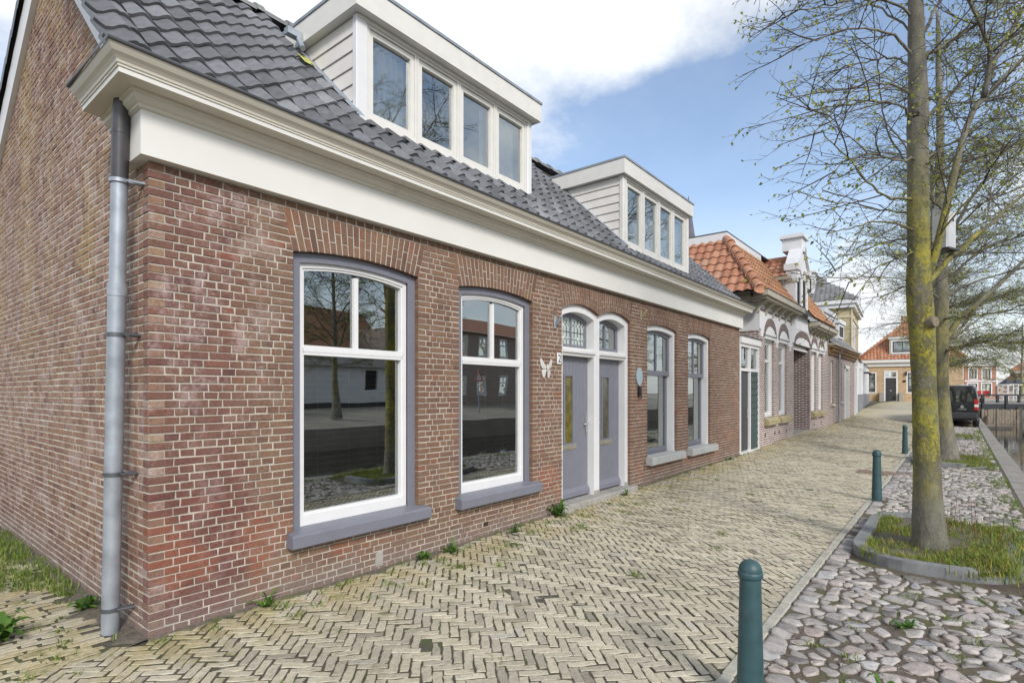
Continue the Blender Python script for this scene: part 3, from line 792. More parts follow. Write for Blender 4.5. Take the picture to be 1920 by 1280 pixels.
# arches of cut bricks over the openings
for w in WIN:
    n = int(round((w['x1'] - w['x0']) / .056)); am = MB()
    arch = link('brick_arch', None, house, (0, 0, 0))
    for i in range(n):
        fa, fb = i / n, (i + 1) / n
        wd = w['x1'] - w['x0']; g = .0045
        bx = [w['x0'] + wd * f for f in (fa, fb)]; tx = [w['x0'] - w['sl'] + (wd + w['sl'] + w['sr']) * f for f in (fa, fb)]
        cut = .62 if i % 2 else .34
        for lo, hi in ((0, cut), (cut, 1)):
            def pt(e, f):
                xb_, xt_ = bx[e] + (g if e == 0 else -g), tx[e] + (g if e == 0 else -g)
                zb_ = intr(w, bx[e]) ; zt_ = w['zt'] - .004
                return xb_ + (xt_ - xb_) * f, zb_ + (zt_ - zb_) * f
            l_, h_ = lo + (.014 if lo else 0), hi - (.014 if hi < 1 else .0)
            q = [pt(0, l_), pt(1, l_), pt(1, h_), pt(0, h_)]; c = .004; p = .0045 + rb.uniform(-.002, .002)
            cx, cz = sum(a[0] for a in q) / 4, sum(a[1] for a in q) / 4
            iq = [(a[0] + math.copysign(c, cx - a[0]), a[1] + math.copysign(c, cz - a[1])) for a in q]
            vs = [(a, .07 if lo == 0 else .012, b) for a, b in q] + [(a, -p + c * .8, b) for a, b in q] + [(a, -p, b) for a, b in iq]
            MB().add(vs, [(i_, (i_ + 1) % 4, 4 + (i_ + 1) % 4, 4 + i_) for i_ in range(4)] + [(4 + i_, 4 + (i_ + 1) % 4, 8 + (i_ + 1) % 4, 8 + i_) for i_ in range(4)] + [(8, 9, 10, 11)], min(1, max(0, rb.gauss(.44, .2)))).build('arch_brick', m_brick, arch)

# ---- windows
def arch_line(x0, x1, zs, rs, n=14):
    xc, hw = (x0 + x1) / 2, (x1 - x0) / 2
    return [(x0 + (x1 - x0) * i / n, zs + rs * (1 - ((x0 + (x1 - x0) * i / n - xc) / hw) ** 2)) for i in range(n + 1)]
def ring(mb, x0, x1, zb, zs, rs, wl, wr, wb, wt, y0, y1, step=0):
    """arched frame: outer edge x0..x1, zb..zs(+rs); widths left, right, bottom, top; face at y0, back at y1"""
    o = [(x0, zb)] + arch_line(x0, x1, zs, rs) + [(x1, zb)]
    k = (x1 - x0 - wl - wr) / (x1 - x0)
    i = [(x0 + wl, zb + wb)] + arch_line(x0 + wl, x1 - wr, zs - wt, rs * k * k + .004) + [(x1 - wr, zb + wb)]
    n = len(o); vs = [(a, y0, b) for a, b in o] + [(a, y0, b) for a, b in i] + [(a, y1, b) for a, b in o] + [(a, y1, b) for a, b in i]
    fs = []
    for q in range(n if wb > 0 else n - 1):
        q2 = (q + 1) % n
        fs += [(q, q2, n + q2, n + q), (n + q, n + q2, 3 * n + q2, 3 * n + q), (q2, q, 2 * n + q, 2 * n + q2)]
    mb.add(vs, fs)
def pane(name, mat, parent, pts, y):
    return MB().add([(a, y, b) for a, b in pts], [tuple(range(len(pts)))]).build(name, mat, parent)
def upper_panes(par, x0, x1, zb, zs, rs, xm, bar, y, mat):
    xc, hw = (x0 + x1) / 2, (x1 - x0) / 2; f = lambda x: zs + rs * (1 - ((x - xc) / hw) ** 2)
    for a, b in ((x0, xm - bar), (xm + bar, x1)):
        pane('pane', mat, par, [(a, zb), (b, zb)] + [(b + (a - b) * i / 8, f(b + (a - b) * i / 8)) for i in range(9)], y)
def sill(par, x0, x1, mat, front=.1, zt=.512, zf=.49, zb=.383):
    b = MB(); po = [(.1, zt + .004), (-front + .012, zf), (-front, zf - .012), (-front, zb + .01), (-front + .01, zb), (-front + .03, zb + .004), (.0, zb + .004)]
    b.prism(po, lambda p, q, s_: (s_, p, q), x0, x1); return b.build('sill', mat, par)
for w in WIN:
    x0, x1, zs, rs = w['x0'], w['x1'], w['zs'], w['rise']
    if w['kind'] == 'A':
        wi = link('window', None, house)
        f = MB(); ring(f, x0 + .002, x1 - .002, .5, zs - .002, rs, .085, .085, 0, .064, .05, .16); ring(f, x0 + .055, x1 - .055, .5, zs - .042, rs, .032, .032, 0, .024, .064, .16); f.build('outer_frame', m_grey, wi)
        f = MB(); a, b = x0 + .085, x1 - .085
        ring(f, a, b, .508, zs - .064, rs * .9, .04, .04, .09, .036, .078, .15); ring(f, a + .038, b - .038, .59, zs - .098, rs * .84, .022, .022, .03, .02, .09, .15)
        f.box(a + .058, b - .058, .082, .14, 1.9, 1.98).box(a + .05, b - .05, .078, .1, 1.925, 1.955); xm = (a + b) / 2
        f.box(xm - .022, xm + .022, .088, .14, 1.98, zs - .1); f.build('sash', m_white, wi)
        pn = pane('pane', m_glass, wi, [(a + .058, .6), (b - .058, .6), (b - .058, 1.905), (a + .058, 1.905)], .118)
        upper_panes(wi, a + .058, b - .058, 1.975, zs - .116, rs * .8, xm, .02, .118, m_glass)
        for pn in [o for o in wi.children if o.name.startswith('pane')]:          # old glazing, not quite parallel to the wall
            for v in pn.data.vertices: v.co.y += (v.co.x - xm) * (.023 if x0 < 2 else .006)
        sill(wi, x0 - .055, x1 + .075, m_grey)
        bl = MB(); z = .62
        while z < 1.9: bl.box(a + .06, b - .06, .2, .222, z, z + .0022); z += .052
        for xs in (a + .25, xm, b - .25): bl.box(xs, xs + .003, .2, .203, .6, 1.9)
        bl.build('blind', m_blind, wi)
    elif w['kind'] == 'B':
        wi = link('window', None, house)
        f = MB(); ring(f, x0 + .002, x1 - .002, .5, zs - .002, rs, .075, .075, 0, .075, .045, .2); f.build('outer_frame', m_white, wi)
        a, b = x0 + .075, x1 - .075; xm = (a + b) / 2
        f = MB(); ring(f, a, b, 1.885, zs - .075, rs * .9, .06, .06, .085, .06, .115, .16); f.box(xm - .016, xm + .016, .12, .15, 1.96, zs - .08); f.build('upper_sash', m_grey, wi)
        f = MB(); ring(f, a, b, .505, 1.95, 0, .06, .06, .1, .06, .162, .2); f.build('lower_sash', m_grey, wi)
        pane('pane', m_glass, wi, [(a + .058, .6), (b - .058, .6), (b - .058, 1.9), (a + .058, 1.9)], .185)
        upper_panes(wi, a + .058, b - .058, 1.965, zs - .137, rs * .8, xm, .015, .14, m_glass)
        sill(wi, x0 - .05, x1 + .16, m_lgrey, .12, .515, .5, .37)
        bl = MB(); z = .6
        while z < 2.65: bl.box(a + .05, b - .05, .24, .262, z, z + .003); z += .034
        for xs in (a + .2, b - .2): bl.box(xs, xs + .004, .24, .244, .6, 2.65)
        bl.build('blind', m_blind, wi)
# ---- the two doors
for n_, (w, jl, jr) in enumerate(((WIN[2], .085, .075), (WIN[3], .075, .1))):
    x0, x1, zs, rs = w['x0'], w['x1'], w['zs'], w['rise']
    dr = link('front_door', None, house, label='left of the two grey doors, with a leaded light above' if n_ == 0 else 'right of the two grey doors, with a plain light above')
    f = MB(); ring(f, x0 + .002, x1 - .001, .02 if n_ else .1, zs - .002, rs, jl, jr, 0, .075, .045, .26)
    ring(f, x0 + jl - .02, x1 - jr + .02, .1, zs - .07, rs * .9, .02, .02, 0, .015, .07, .26); f.build('door_frame', m_white, dr)
    a, b = x0 + jl, x1 - jr
    tb = MB(); tb.prism([(.04, 2.12), (.015, 2.135), (.012, 2.17), (.03, 2.175), (.03, 2.2), (.2, 2.2), (.2, 2.09), (.05, 2.09)], lambda p, q, s_: (s_, p, q), a - .012, b + .012); tb.build('transom', m_white, dr)
    fl = link('fanlight', None, dr); f = MB(); ring(f, a, b, 2.2, zs - .078, rs * .85, .055, .055, .06, .055, .17, .21); xm = (a + b) / 2; f.box(xm - .017, xm + .017, .172, .2, 2.26, zs - .09); f.build('fanlight_frame', m_grey, dr)
    bpy.data.objects.remove(fl)
    upper_panes(dr, a + .05, b - .05, 2.25, zs - .135, rs * .75, xm, .015, .19, m_frost if n_ == 0 else m_glass)
    if n_ == 0:
        ld = MB()
        for lo, hi in ((a + .055, xm - .017), (xm + .017, b - .055)):
            for f_ in (.25, .5, .75): ld.box(lo + (hi - lo) * f_ - .003, lo + (hi - lo) * f_ + .003, .182, .187, 2.255, zs - .1)
            ld.box(lo, hi, .1825, .1868, 2.43, 2.436)
            for zz in (2.345, 2.525):
                for q in range(4): 
                    xx = lo + (hi - lo) * (q + .5) / 4; ld.tube([(xx - (hi - lo) / 8, .184, zz), (xx, .184, zz + .012 * (1 if zz > 2.4 else -1)), (xx + (hi - lo) / 8, .184, zz)], .003, 4)
        ld.build('lead_cames', m_black, dr)
        dm = MB()
        for lo, hi in ((a + .055, xm - .017), (xm + .017, b - .055)):
            for zz in (2.345, 2.525):
                for q, s_ in ((0, .013), (1, .016), (2, .026), (3, .026 if 0 else .016), (4, .013)):
                    xx = lo + (hi - lo) * q / 4; dm.prism([(xx - s_ * .6, zz), (xx, zz - s_), (xx + s_ * .6, zz), (xx, zz + s_)], lambda p, q_, y: (p, y, q_), .178, .186)
        dm.build('diamond_pane', m_white, dr, kind='stuff')
    # leaf: grooved planks round a slim light
    g0, g1 = (5.045, 5.235) if n_ == 0 else (6.075, 6.255)
    gz0, gz1 = .89, 1.81
    wp = (b - a - .004) / 9
    for i in range(9):
        p0, p1 = a + .002 + i * wp, a + .002 + (i + 1) * wp
        def seg(za, zb_, q0=p0, q1=p1):
            if q1 - q0 > .012: MB().bbox(q0 + .002, q1 - .002, .148, .18, za, zb_, .005).build('plank', m_grey, dr)
        if p1 <= g0 or p0 >= g1: seg(.16, 2.088)
        else: seg(.16, gz0, p0, p1); seg(gz1, 2.088, p0, p1)
        if p0 < g0 < p1: seg(gz0, gz1, p0, g0)
        if p0 < g1 < p1: seg(gz0, gz1, g1, p1)
    MB().box(a, b, .165, .2, .14, 2.09).build('door_leaf', m_grey, dr) if 0 else None
    f = MB(); ring(f, g0 - .03, g1 + .03, gz0 - .03, gz1 + .03, 0, .03, .03, .03, .03, .135, .17); f.build('light_frame', m_grey, dr)
    pane('pane', m_yglass if n_ == 0 else m_oglass, dr, [(g0, gz0), (g1, gz0), (g1, gz1), (g0, gz1)], .155)
    MB().prism([(.148, .26), (.115, .2), (.11, .14), (.148, .135)], lambda p, q, s_: (s_, p, q), a + .002, b - .002).build('weather_bar', m_grey, dr)
    MB().bbox(g0 - .06, g1 + .1, .136, .15, .795, .872, .006).bbox(g0 - .035, g1 + .075, .128, .138, .815, .852, .004).build('letter_slot', m_brass, dr)
    hx = b - .06 if n_ == 0 else a + .06
    h = MB()
    if n_ == 0: h.bbox(hx - .02, hx + .02, .138, .149, .97, 1.25, .004)
    h.tube([(hx, .148, 1.14), (hx, .105, 1.14)], .012, 8)
    if n_ == 0: h.tube([(hx, .105, 1.14), (hx - .1, .1, 1.135)], .0095, 8); h.tube([(hx, .138, 1.03), (hx, .125, 1.03)], .011, 8)
    else: h.lathe([(.0, -.028), (.022, -.02), (.03, 0), (.022, .02), (0, .028)], 12, (hx, .1, 1.14))
    h.build('handle', m_steel, dr, smooth=True)
MB().box(5.66, 5.80, .035, .05, .02, .17).box(6.60, 6.70, .035, .05, .02, .17).build('post_base', m_concrete, house)
MB().bbox(4.7, 6.78, -.1, .3, -.12, .115, .012).build('threshold', m_concrete, house)
# dark room behind the front windows
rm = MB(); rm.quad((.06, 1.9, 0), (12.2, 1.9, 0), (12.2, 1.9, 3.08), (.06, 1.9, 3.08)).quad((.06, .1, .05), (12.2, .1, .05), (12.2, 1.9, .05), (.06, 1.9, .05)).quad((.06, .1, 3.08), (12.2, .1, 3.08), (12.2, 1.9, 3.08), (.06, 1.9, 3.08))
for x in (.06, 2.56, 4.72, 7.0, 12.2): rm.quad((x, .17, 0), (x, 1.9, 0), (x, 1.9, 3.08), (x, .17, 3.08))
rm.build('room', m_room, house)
# ---- fascia board, moulded cornice, gutter
MB().box(-.07, 12.33, -.08, .02, 3.088, 3.372).box(-.07, .02, .02, .26, 3.088, 3.372).build('fascia', m_fascia, house)
prof = [(.08, 3.365), (.1, 3.375), (.1, 3.392), (.112, 3.398), (.135, 3.415), (.14, 3.436), (.158, 3.44), (.158, 3.456), (.262, 3.459), (.262, 3.489), (.272, 3.491), (.272, 3.503), (.279, 3.506), (.283, 3.52), (.297, 3.535), (.316, 3.549), (.328, 3.565), (.338, 3.583), (.338, 3.592), (.2, 3.592)]
b = MB(); vs = []
for p, z in prof: vs += [(-p * .9 - .0, .47, z), (-p * .9, -p, z), (12.33 + p * .35, -p, z), (12.33 + p * .35, .02, z)]
n = len(prof)
b.add(vs, [(4 * i + j, 4 * i + j + 1, 4 * i + j + 5, 4 * i + j + 4) for i in range(n - 1) for j in range(3)])
b.add([(-p * .9, .47, z) for p, z in prof] + [(.0, .47, 3.592), (.0, .47, 3.365)], [tuple(range(n + 2))]); b.add([(12.33 + p * .35, .02, z) for p, z in prof] + [(12.3, .02, 3.592), (12.3, .02, 3.365)], [tuple(range(n + 2))])
b.add([(12.33 + p * .35, -p, z) for p, z in prof] + [(12.33, 0, 3.592), (12.33, 0, 3.365)], [tuple(range(n + 2))])
cor = b.build('cornice', m_cream, house); MB().box(-.2362, 12.42, -.2645, -.2622, 3.459, 3.489).box(-.2382, -.2362, -.2645, .468, 3.459, 3.489).build('cornice_fillet', m_fascia, house)
MB().tube([(-.314, .475, 3.596), (-.314, -.343, 3.596), (12.45, -.343, 3.596)], .0125, 8).quad((-.3, .47, 3.6), (-.0, .47, 3.6), (-.0, -.1, 3.6), (-.3, -.33, 3.6)).quad((-.3, -.33, 3.597), (12.44, -.33, 3.597), (12.44, .0, 3.597), (-.3, .0, 3.597)).build('gutter_lip', m_dzinc, house)
# ---- downpipe on the gable
dp = link('downpipe', None, house)
pp = lambda z: (-.118, .337 - .064 * z, z)
MB().tube([pp(0), pp(2.28)], .052, 16).tube([pp(2.22), pp(2.3)], .056, 16).build('lower_pipe', m_zinc, dp, smooth=False)
MB().tube([pp(2.27), pp(2.97)], .0475, 16).build('upper_pipe', m_zinc, dp)
MB().tube([pp(2.94), pp(3.05), pp(3.36), (-.11, .1, 3.5)], .049, 16).tube([pp(3.25), pp(3.27)], .051, 16).build('offset_pipe', m_pvc, dp)
for z in (.16, 1.06, 1.97, 2.95):
    c = pp(z); b = MB().tube([(c[0], c[1], z - .012), (c[0], c[1], z + .012)], .059, 16); b.box(c[0] + .03, .02, c[1] - .07, c[1] - .045, z - .012, z + .012); b.tube([(c[0] + .02, c[1] - .06, z), (.0, c[1] - .09, z)], .008, 6); b.build('pipe_bracket', m_dzinc if z < 2.9 else m_zinc, dp)
for o in dp.children: smooth_by_angle(o)
# ---- roof of pantiles
cR, sR = math.cos(math.atan(RM)), math.sin(math.atan(RM))
def rp_(x, s, h=0.0, e=-.145):                        # point on the roof: s up the slope from the gutter, h off it
    return (x, e + s * cR - h * sR, RZ + RM * e + s * sR + h * cR)
DORM = [dict(x0=2.05, x1=4.93, yf=.65, zs=4.37, zf=5.40, zt=5.64, ya=.53), dict(x0=7.07, x1=9.92, yf=.32, zs=4.06, zf=5.225, zt=5.47, ya=.24)]
roof = link('roof', None, house)
SL = (RY + .145) / cR
b = MB(); b.quad(rp_(-.02, -.05, -.05), rp_(12.38, -.05, -.05), rp_(12.38, SL, -.05), rp_(-.02, SL, -.05))
yb_ = 7.0; b.quad((-.06, RY, roofz(RY) - .03), (12.38, RY, roofz(RY) - .03), (12.38, yb_, roofz(yb_)), (-.06, yb_, roofz(yb_))).build('roof_deck', m_dark, roof)
TW, TG = .226, .262
def tile_mesh(seed, first=False):
    r = R(seed); b = MB(); n = 9; L = TG + .06
    def hh(u):                                        # long trough, then a roll with a steep right flank
        for (a, p), (c_, q) in zip(((-.1, 0.0), (.3, -1), (.76, 1), (1.08, -.5)), ((.3, -1), (.76, 1), (1.08, -.5))):
            if u <= c_: f = (u - a) / (c_ - a); f = (1 - math.cos(math.pi * f)) / 2; return .029 * (p + (q - p) * f)
        return -.0145
    us = [0, .15, .3, .45, .6, .7, .78, .86, .94, 1.03]; n = len(us)
    th = .024
    row = lambda s, add: [(u * TW, s, hh(u) + add) for u in us]
    a, c, d = row(0, .037), row(.006, .041), row(L, .006)
    lo = row(.0, .037 - th)
    for u in range(n):
        a[u] = (a[u][0], a[u][1] + r.uniform(-.001, .001), a[u][2])
    vs = lo + a + c + d; fs = []
    for k in range(3): fs += [(k * n + i, k * n + i + 1, (k + 1) * n + i + 1, (k + 1) * n + i) for i in range(n - 1)]
    e = len(vs); vs += [(us[-1] * TW, 0, hh(us[-1]) + .037 - th), (us[-1] * TW, L, hh(us[-1]) - .012), (us[0] * TW, 0, hh(us[0]) + .012), (us[0] * TW, L, hh(us[0]) - .02)]
    fs += [(e, e + 1, 4 * n - 1, 3 * n - 1), (e + 2, 2 * n, 3 * n, e + 3)]
    b.add([(x - TW / 2, y, z) for x, y, z in vs], fs); return b
tv = [tile_mesh(s) for s in range(4)]
rt = R(31)
tiles = []
for j in range(int(SL / TG) + 1):
    for i in range(-1, 56):
        x = .0 + (i + .5) * TW - .02; s_ = j * TG - .03
        if x > 12.36: continue
        y = rp_(x, s_ + .12)[1]
        if any(d['x0'] - .06 < x < d['x1'] + .06 and y > d['yf'] - .13 for d in DORM): continue
        tiles.append((x, s_, min(1, max(0, rt.gauss(.42, .22)))))
def tile_place(x, s_): return Vector(rp_(x, s_)), Vector((1, 0, 0)), Vector((0, cR, sR)), Vector((0, -sR, cR))
me_t = [b_.mesh('roof_tile', m_tile, smooth=True) for b_ in tv]
for mm in me_t: mm.attributes.remove(mm.attributes['tone'])
def sharp(me, a=38):
    try: me.set_sharp_from_angle(angle=rad(a))
    except Exception: pass
for mm in me_t: sharp(mm)
sc = sorted(((seen_size(rp_(x, s_), .05 / max(.4, math.hypot(x - CX, 4))), i) for i, (x, s_, t) in enumerate(tiles)), reverse=True)
pick = {i for q, i in sc[:290] if q > 0}; rest = MB()
for i, (x, s_, t) in enumerate(tiles):
    k = rt.randrange(4); jx, js, ja = rt.gauss(0, .0025), rt.gauss(0, .004), rt.gauss(0, .008)
    p, ux, uy, uz = tile_place(x + jx, s_ + js)
    if i in pick:
        o = link('roof_tile', me_t[k], roof, p, (math.atan(RM) + rt.gauss(0, .012), 0, ja)); o['tone'] = t
    else: rest.add([tuple(p + ux * v[0] + uy * v[1] + uz * v[2]) for v in tv[k].v], tv[k].f, t)
sharp(rest.build('roof_tile_field', m_tile, roof, smooth=True, kind='stuff').data)
MB().add([rp_(a, b_, .062) for a, b_ in ((1.86, 2.06), (2.03, 2.06), (2.03, 2.3), (1.86, 2.3))], [(0, 1, 2, 3)]).build('new_tile', m_ytile, roof, label='yellowish new tile beside the near dormer')
# ridge tiles
zr = roofz(RY) - .015; x = -.05
rmsh = MB(); L = .4
for k, (r0, r1, xa, xb) in enumerate(((.105, .098, .0, L - .06), (.122, .122, L - .07, L + .02))):
    vs = []
    for xx, rr in ((xa, r0), (xb, r1)):
        for q in range(9):
            an = math.pi * (q / 8); vs.append((xx, math.cos(an) * rr * 1.15, math.sin(an) * rr - .02))
    rmsh.add(vs, [(q, q + 1, 9 + q + 1, 9 + q) for q in range(8)] + [tuple(range(9)), tuple(range(9, 18))])
mer = rmsh.mesh('ridge_tile', m_ridge); mer.attributes.remove(mer.attributes['tone'])
while x < 12.4:
    o = link('ridge_tile', mer, roof, (x, RY, zr + rt.gauss(0, .004))); o['tone'] = rt.random(); x += L
# verge boards and verge tiles
for nm, pts in (('verge_board', [(.16, roofz(.16) - .42), (RY, roofz(RY) - .42)]), ('verge_board', [(RY, roofz(RY) - .42), (7.0, roofz(7.0) - .42)])):
    (ya, za), (y2, z2) = pts; h = .34
    MB().add([(-.05, ya, za), (-.05, y2, z2), (-.05, y2, z2 + h), (-.05, ya, za + h), (.0, ya, za), (.0, y2, z2), (.0, y2, z2 + h), (.0, ya, za + h)], [(0, 1, 2, 3), (0, 4, 5, 1), (3, 2, 6, 7), (0, 3, 7, 4), (1, 5, 6, 2)]).build(nm, m_white, house)
vpr = [(-.088, -.075), (-.088, .02), (-.08, .045), (-.06, .062), (-.03, .068), (.0, .058), (.03, .034), (.06, .008), (.085, -.004)]; vb = MB(); q_ = len(vpr)
vb.add([(a, 0, c_ - .02) for a, c_ in vpr] + [(a, 0, c_) for a, c_ in vpr] + [(a, TG + .05, c_ - .026) for a, c_ in vpr], [(k * q_ + i, k * q_ + i + 1, (k + 1) * q_ + i + 1, (k + 1) * q_ + i) for k in range(2) for i in range(q_ - 1)])
mv = vb.mesh('verge_tile', m_tile, True); sharp(mv, 50); mv.attributes.remove(mv.attributes['tone'])
for j in range(int(SL / TG) + 1):
    o = link('verge_tile', mv, roof, rp_(0, j * TG - .03), (math.atan(RM), 0, 0)); o['tone'] = rt.random() * .6
aB = math.atan(BM)
for j in range(18):
    y = RY + .08 + j * .29
    o = link('verge_tile', mv, roof, (0, y, roofz(y) + .02), (-aB, 0, 0)); o['tone'] = rt.random() * .6; o.scale = (1, 1.1, 1)
# ---- dormers
for di, d in enumerate(DORM):
    x0, x1, yf, zs, zf, zt, ya = (d[k] for k in ('x0', 'x1', 'yf', 'zs', 'zf', 'zt', 'ya'))
    D = link('dormer', None, house, label='near dormer with curtained windows' if di == 0 else 'far dormer, with eight boards on its cheek')
    ov = .1
    yr = (zt - RZ) / RM + .2
    MB().box(x0 - ov, x1 + ov, ya, ya + .03, zf, zt).box(x0 - ov, x0 - ov + .03, ya + .0305, yr, zf, zt).box(x1 + ov - .03, x1 + ov, ya + .0305, yr, zf, zt).build('fascia_board', m_dwhite, D)
    MB().quad((x0 - ov + .01, ya + .01, zf + .006), (x1 + ov - .01, ya + .01, zf + .006), (x1 + ov - .01, yr, zf + .006), (x0 - ov + .01, yr, zf + .006)).box(x0 - .0, x1, yf - .02, yf + .02, zf - .035, zf + .004).build('soffit', m_dwhite, D)
    MB().box(x0 - ov - .012, x1 + ov + .012, ya - .014, yr, zt + .001, zt + .032).build('roof_edge', m_lead, D)
    nb = 6 if di == 0 else 8; hb = (zf - zs) / nb
    for k in range(nb):
        za, zb = zs + k * hb, zs + (k + 1) * hb - .008
        y_end0, y_end1 = (za - RZ) / RM + .12, (zb - RZ) / RM + .12
        if y_end1 < yf + .1: continue
        MB().add([(x0 - .016, yf + .05, za), (x0 - .016, max(y_end0, yf + .06), za), (x0 - .002, y_end1, zb), (x0 - .002, yf + .05, zb), (x0 + .02, yf + .05, za), (x0 + .02, max(y_end0, yf + .06), za), (x0 + .02, y_end1, zb), (x0 + .02, yf + .05, zb)],
                 [(0, 1, 2, 3), (0, 4, 5, 1), (3, 2, 6, 7), (0, 3, 7, 4)]).build('cladding_board', m_clad, D)
    MB().quad((x1, yf + .05, zs - .3), (x1, (zf - RZ) / RM + .2, zs - .3), (x1, (zf - RZ) / RM + .2, zf), (x1, yf + .05, zf)).quad((x0 + .021, yf + .05, zs - .3), (x0 + .021, (zf - RZ) / RM + .2, zs - .3), (x0 + .021, (zf - RZ) / RM + .2, zf), (x0 + .021, yf + .05, zf)).build('cheek', m_clad, D)
    for xa, xb in ((x0 - .02, x0 + .115), (x1 - .07, x1 + .02)): MB().bbox(xa, xb, yf - .012, yf + .06, zs - .12, zf + .003, .006).build('corner_post', m_white if di == 0 else m_dwhite, D)
    MB().prism([(yf + .05, zs + .005), (yf - .04, zs - .03), (yf - .045, zs - .075), (yf + .05, zs - .1)], lambda p, q, s_: (s_, p, q), x0 + .11, x1 - .068).build('sill_board', m_dwhite, D)
    ax0, ax1 = x0 + .118, x1 - .073; wv = (ax1 - ax0) / 4
    for k in range(4):
        xa, xb = ax0 + k * wv, ax0 + (k + 1) * wv
        wd = link('window', None, D) if 0 else D
        f = MB(); ring(f, xa + .002, xb - .002, zs, zf - .036, 0, .03, .03, .045, .03, yf + .005, yf + .08); ring(f, xa + .035, xb - .035, zs + .05, zf - .07, 0, .05, .05, .06, .055, yf + .018, yf + .07)
        f.build('window_frame', m_dwhite, D)
        pane('pane', m_glass, D, [(xa + .083, zs + .105), (xb - .083, zs + .105), (xb - .083, zf - .122), (xa + .083, zf - .122)], yf + .055)
    cv = MB(); spans = ((ax0 + .04, ax0 + wv * .98), (ax0 + 2 * wv + wv * .72, ax0 + 3 * wv), (ax0 + 3 * wv + .03, ax1 - .12)) if di == 0 else ((ax0 + .03, ax0 + .3), (ax0 + wv * 1.6, ax0 + wv * 2.1), (ax1 - .35, ax1 - .03))
    for xa, xb in spans:
        n = int((xb - xa) / .012) + 2
        vs = []
        for q in range(n):
            xx = xa + (xb - xa) * q / (n - 1); yy = yf + .16 + .022 * math.sin(xx * 75) + .01 * math.sin(xx * 31); vs += [(xx, yy, zs), (xx, yy, zf - .12)]
        cv.add(vs, [(2 * q, 2 * q + 2, 2 * q + 3, 2 * q + 1) for q in range(n - 1)])
    cv.build('curtain', m_curt, D, smooth=True)
    MB().quad((x0 + .03, yf + .9, zs), (x1 - .01, yf + .9, zs), (x1 - .01, yf + .9, zf), (x0 + .03, yf + .9, zf)).quad((x0 + .03, yf + .1, zf - .005), (x1 - .01, yf + .1, zf - .005), (x1 - .01, yf + .9, zf - .005), (x0 + .03, yf + .9, zf - .005)).build('room', m_attic, D)
    # lead flashing along cheek and foot
    fl = MB()
    s0, s1 = (yf - .1 + .145) / cR, ((zf - RZ) / RM + .145) / cR
    fl.quad(rp_(x0 - .1, s0, .058), rp_(x0 - .01, s0, .066), rp_(x0 - .01, s1, .066), rp_(x0 - .1, s1, .058))
    n = 24
    for q in range(n):
        xa, xb = x0 - .03 + (x1 - x0 + .06) * q / n, x0 - .03 + (x1 - x0 + .06) * (q + 1) / n
        h = lambda xx: .04 + .02 * math.sin(2 * math.pi * xx / TW)
        fl.quad(rp_(xa, s0 - .06, h(xa)), rp_(xb, s0 - .06, h(xb)), (xb, yf, zs - .06), (xa, yf, zs - .06))
    fl.build('flashing', m_lead, D)
# zinc outlet and pipe beside the near dormer
d = DORM[0]
MB().box(d['x0'] - .27, d['x0'] - .11, 1.5, 1.58, 5.43, 5.5).tube([(d['x0'] - .14, 1.52, 5.43), (d['x0'] - .18, 1.36, 5.24)], .028, 10).build('roof_outlet', m_zinc, house)

# ---- things fixed to the facade
def text_mesh(name, cu, parent, loc, rot):
    o = bpy.data.objects.new(name, cu); COL.objects.link(o); bpy.context.view_layer.update()
    me = bpy.data.meshes.new_from_object(o.evaluated_get(bpy.context.evaluated_depsgraph_get())); bpy.data.objects.remove(o)
    return link(name, me, parent, loc, rot)
t = thing('wall_ornament', 'white butterfly ornament on the brick pier left of the grey doors', 'ornament', (4.385, -.012, 1.9)); t.scale = (.78, 1, .78)
bm_ = MB()
for sx in (-1, 1):
    for pts, zo in (([(.01, 0), (.05, .03), (.14, .155), (.165, .11), (.15, .03), (.10, -.02), (.02, -.03)], 0), ([(.01, -.03), (.10, -.03), (.125, -.08), (.09, -.15), (.05, -.165), (.02, -.09)], 0)):
        o = MB().prism([(sx * a, c) for a, c in pts], lambda p, q, y: (p, y, q), -.004, .0); o.add([(sx * pts[0][0], -.02, pts[0][1])] + [(sx * a, -.004, c) for a, c in pts], [(0, i, i % len(pts) + 1) for i in range(1, len(pts) + 1)]); o.build('wing', M('plaster_white', (.55, .535, .51), .6, var=.08, bump=.2) if 'plaster_white' not in bpy.data.materials else bpy.data.materials['plaster_white'], t)
MB().tube([(0, -.02, .06), (0, -.026, 0), (0, -.02, -.09)], [.008, .014, .005], 8).build('body', bpy.data.materials['plaster_white'], t, smooth=True)
t = thing('house_number_plate', 'small white plate with the figure 2 on brick beside the door', 'sign', (4.67, -.012, 2.03))
MB().bbox(-.045, .045, -.012, .005, -.075, .075, .006).build('plate', m_white, t)
cu = bpy.data.curves.new('numeral', 'FONT'); cu.body = '2'; cu.size = .14; cu.align_x = 'CENTER'; cu.extrude = .001; cu.materials.append(m_black)
text_mesh('numeral', cu, t, (0, -.0135, -.048), (rad(90), 0, 0))
t = thing('wall_plaque', 'pale blue oval plaque on the brick pier right of the doors', 'sign', (6.99, -.012, 1.84))
o = MB(); o.add([(.105 * math.cos(a), y, .15 * math.sin(a)) for y in (.005, -.012) for a in [2 * math.pi * i / 28 for i in range(28)]] + [(.092 * math.cos(2 * math.pi * i / 28), -.016, .135 * math.sin(2 * math.pi * i / 28)) for i in range(28)],
          [(i, (i + 1) % 28, 28 + (i + 1) % 28, 28 + i) for i in range(28)] + [(28 + i, 28 + (i + 1) % 28, 56 + (i + 1) % 28, 56 + i) for i in range(28)] + [tuple(range(56, 84))]); o.build('plaque', M('pale_blue_enamel', (.3, .38, .42), .4, var=.1), t)
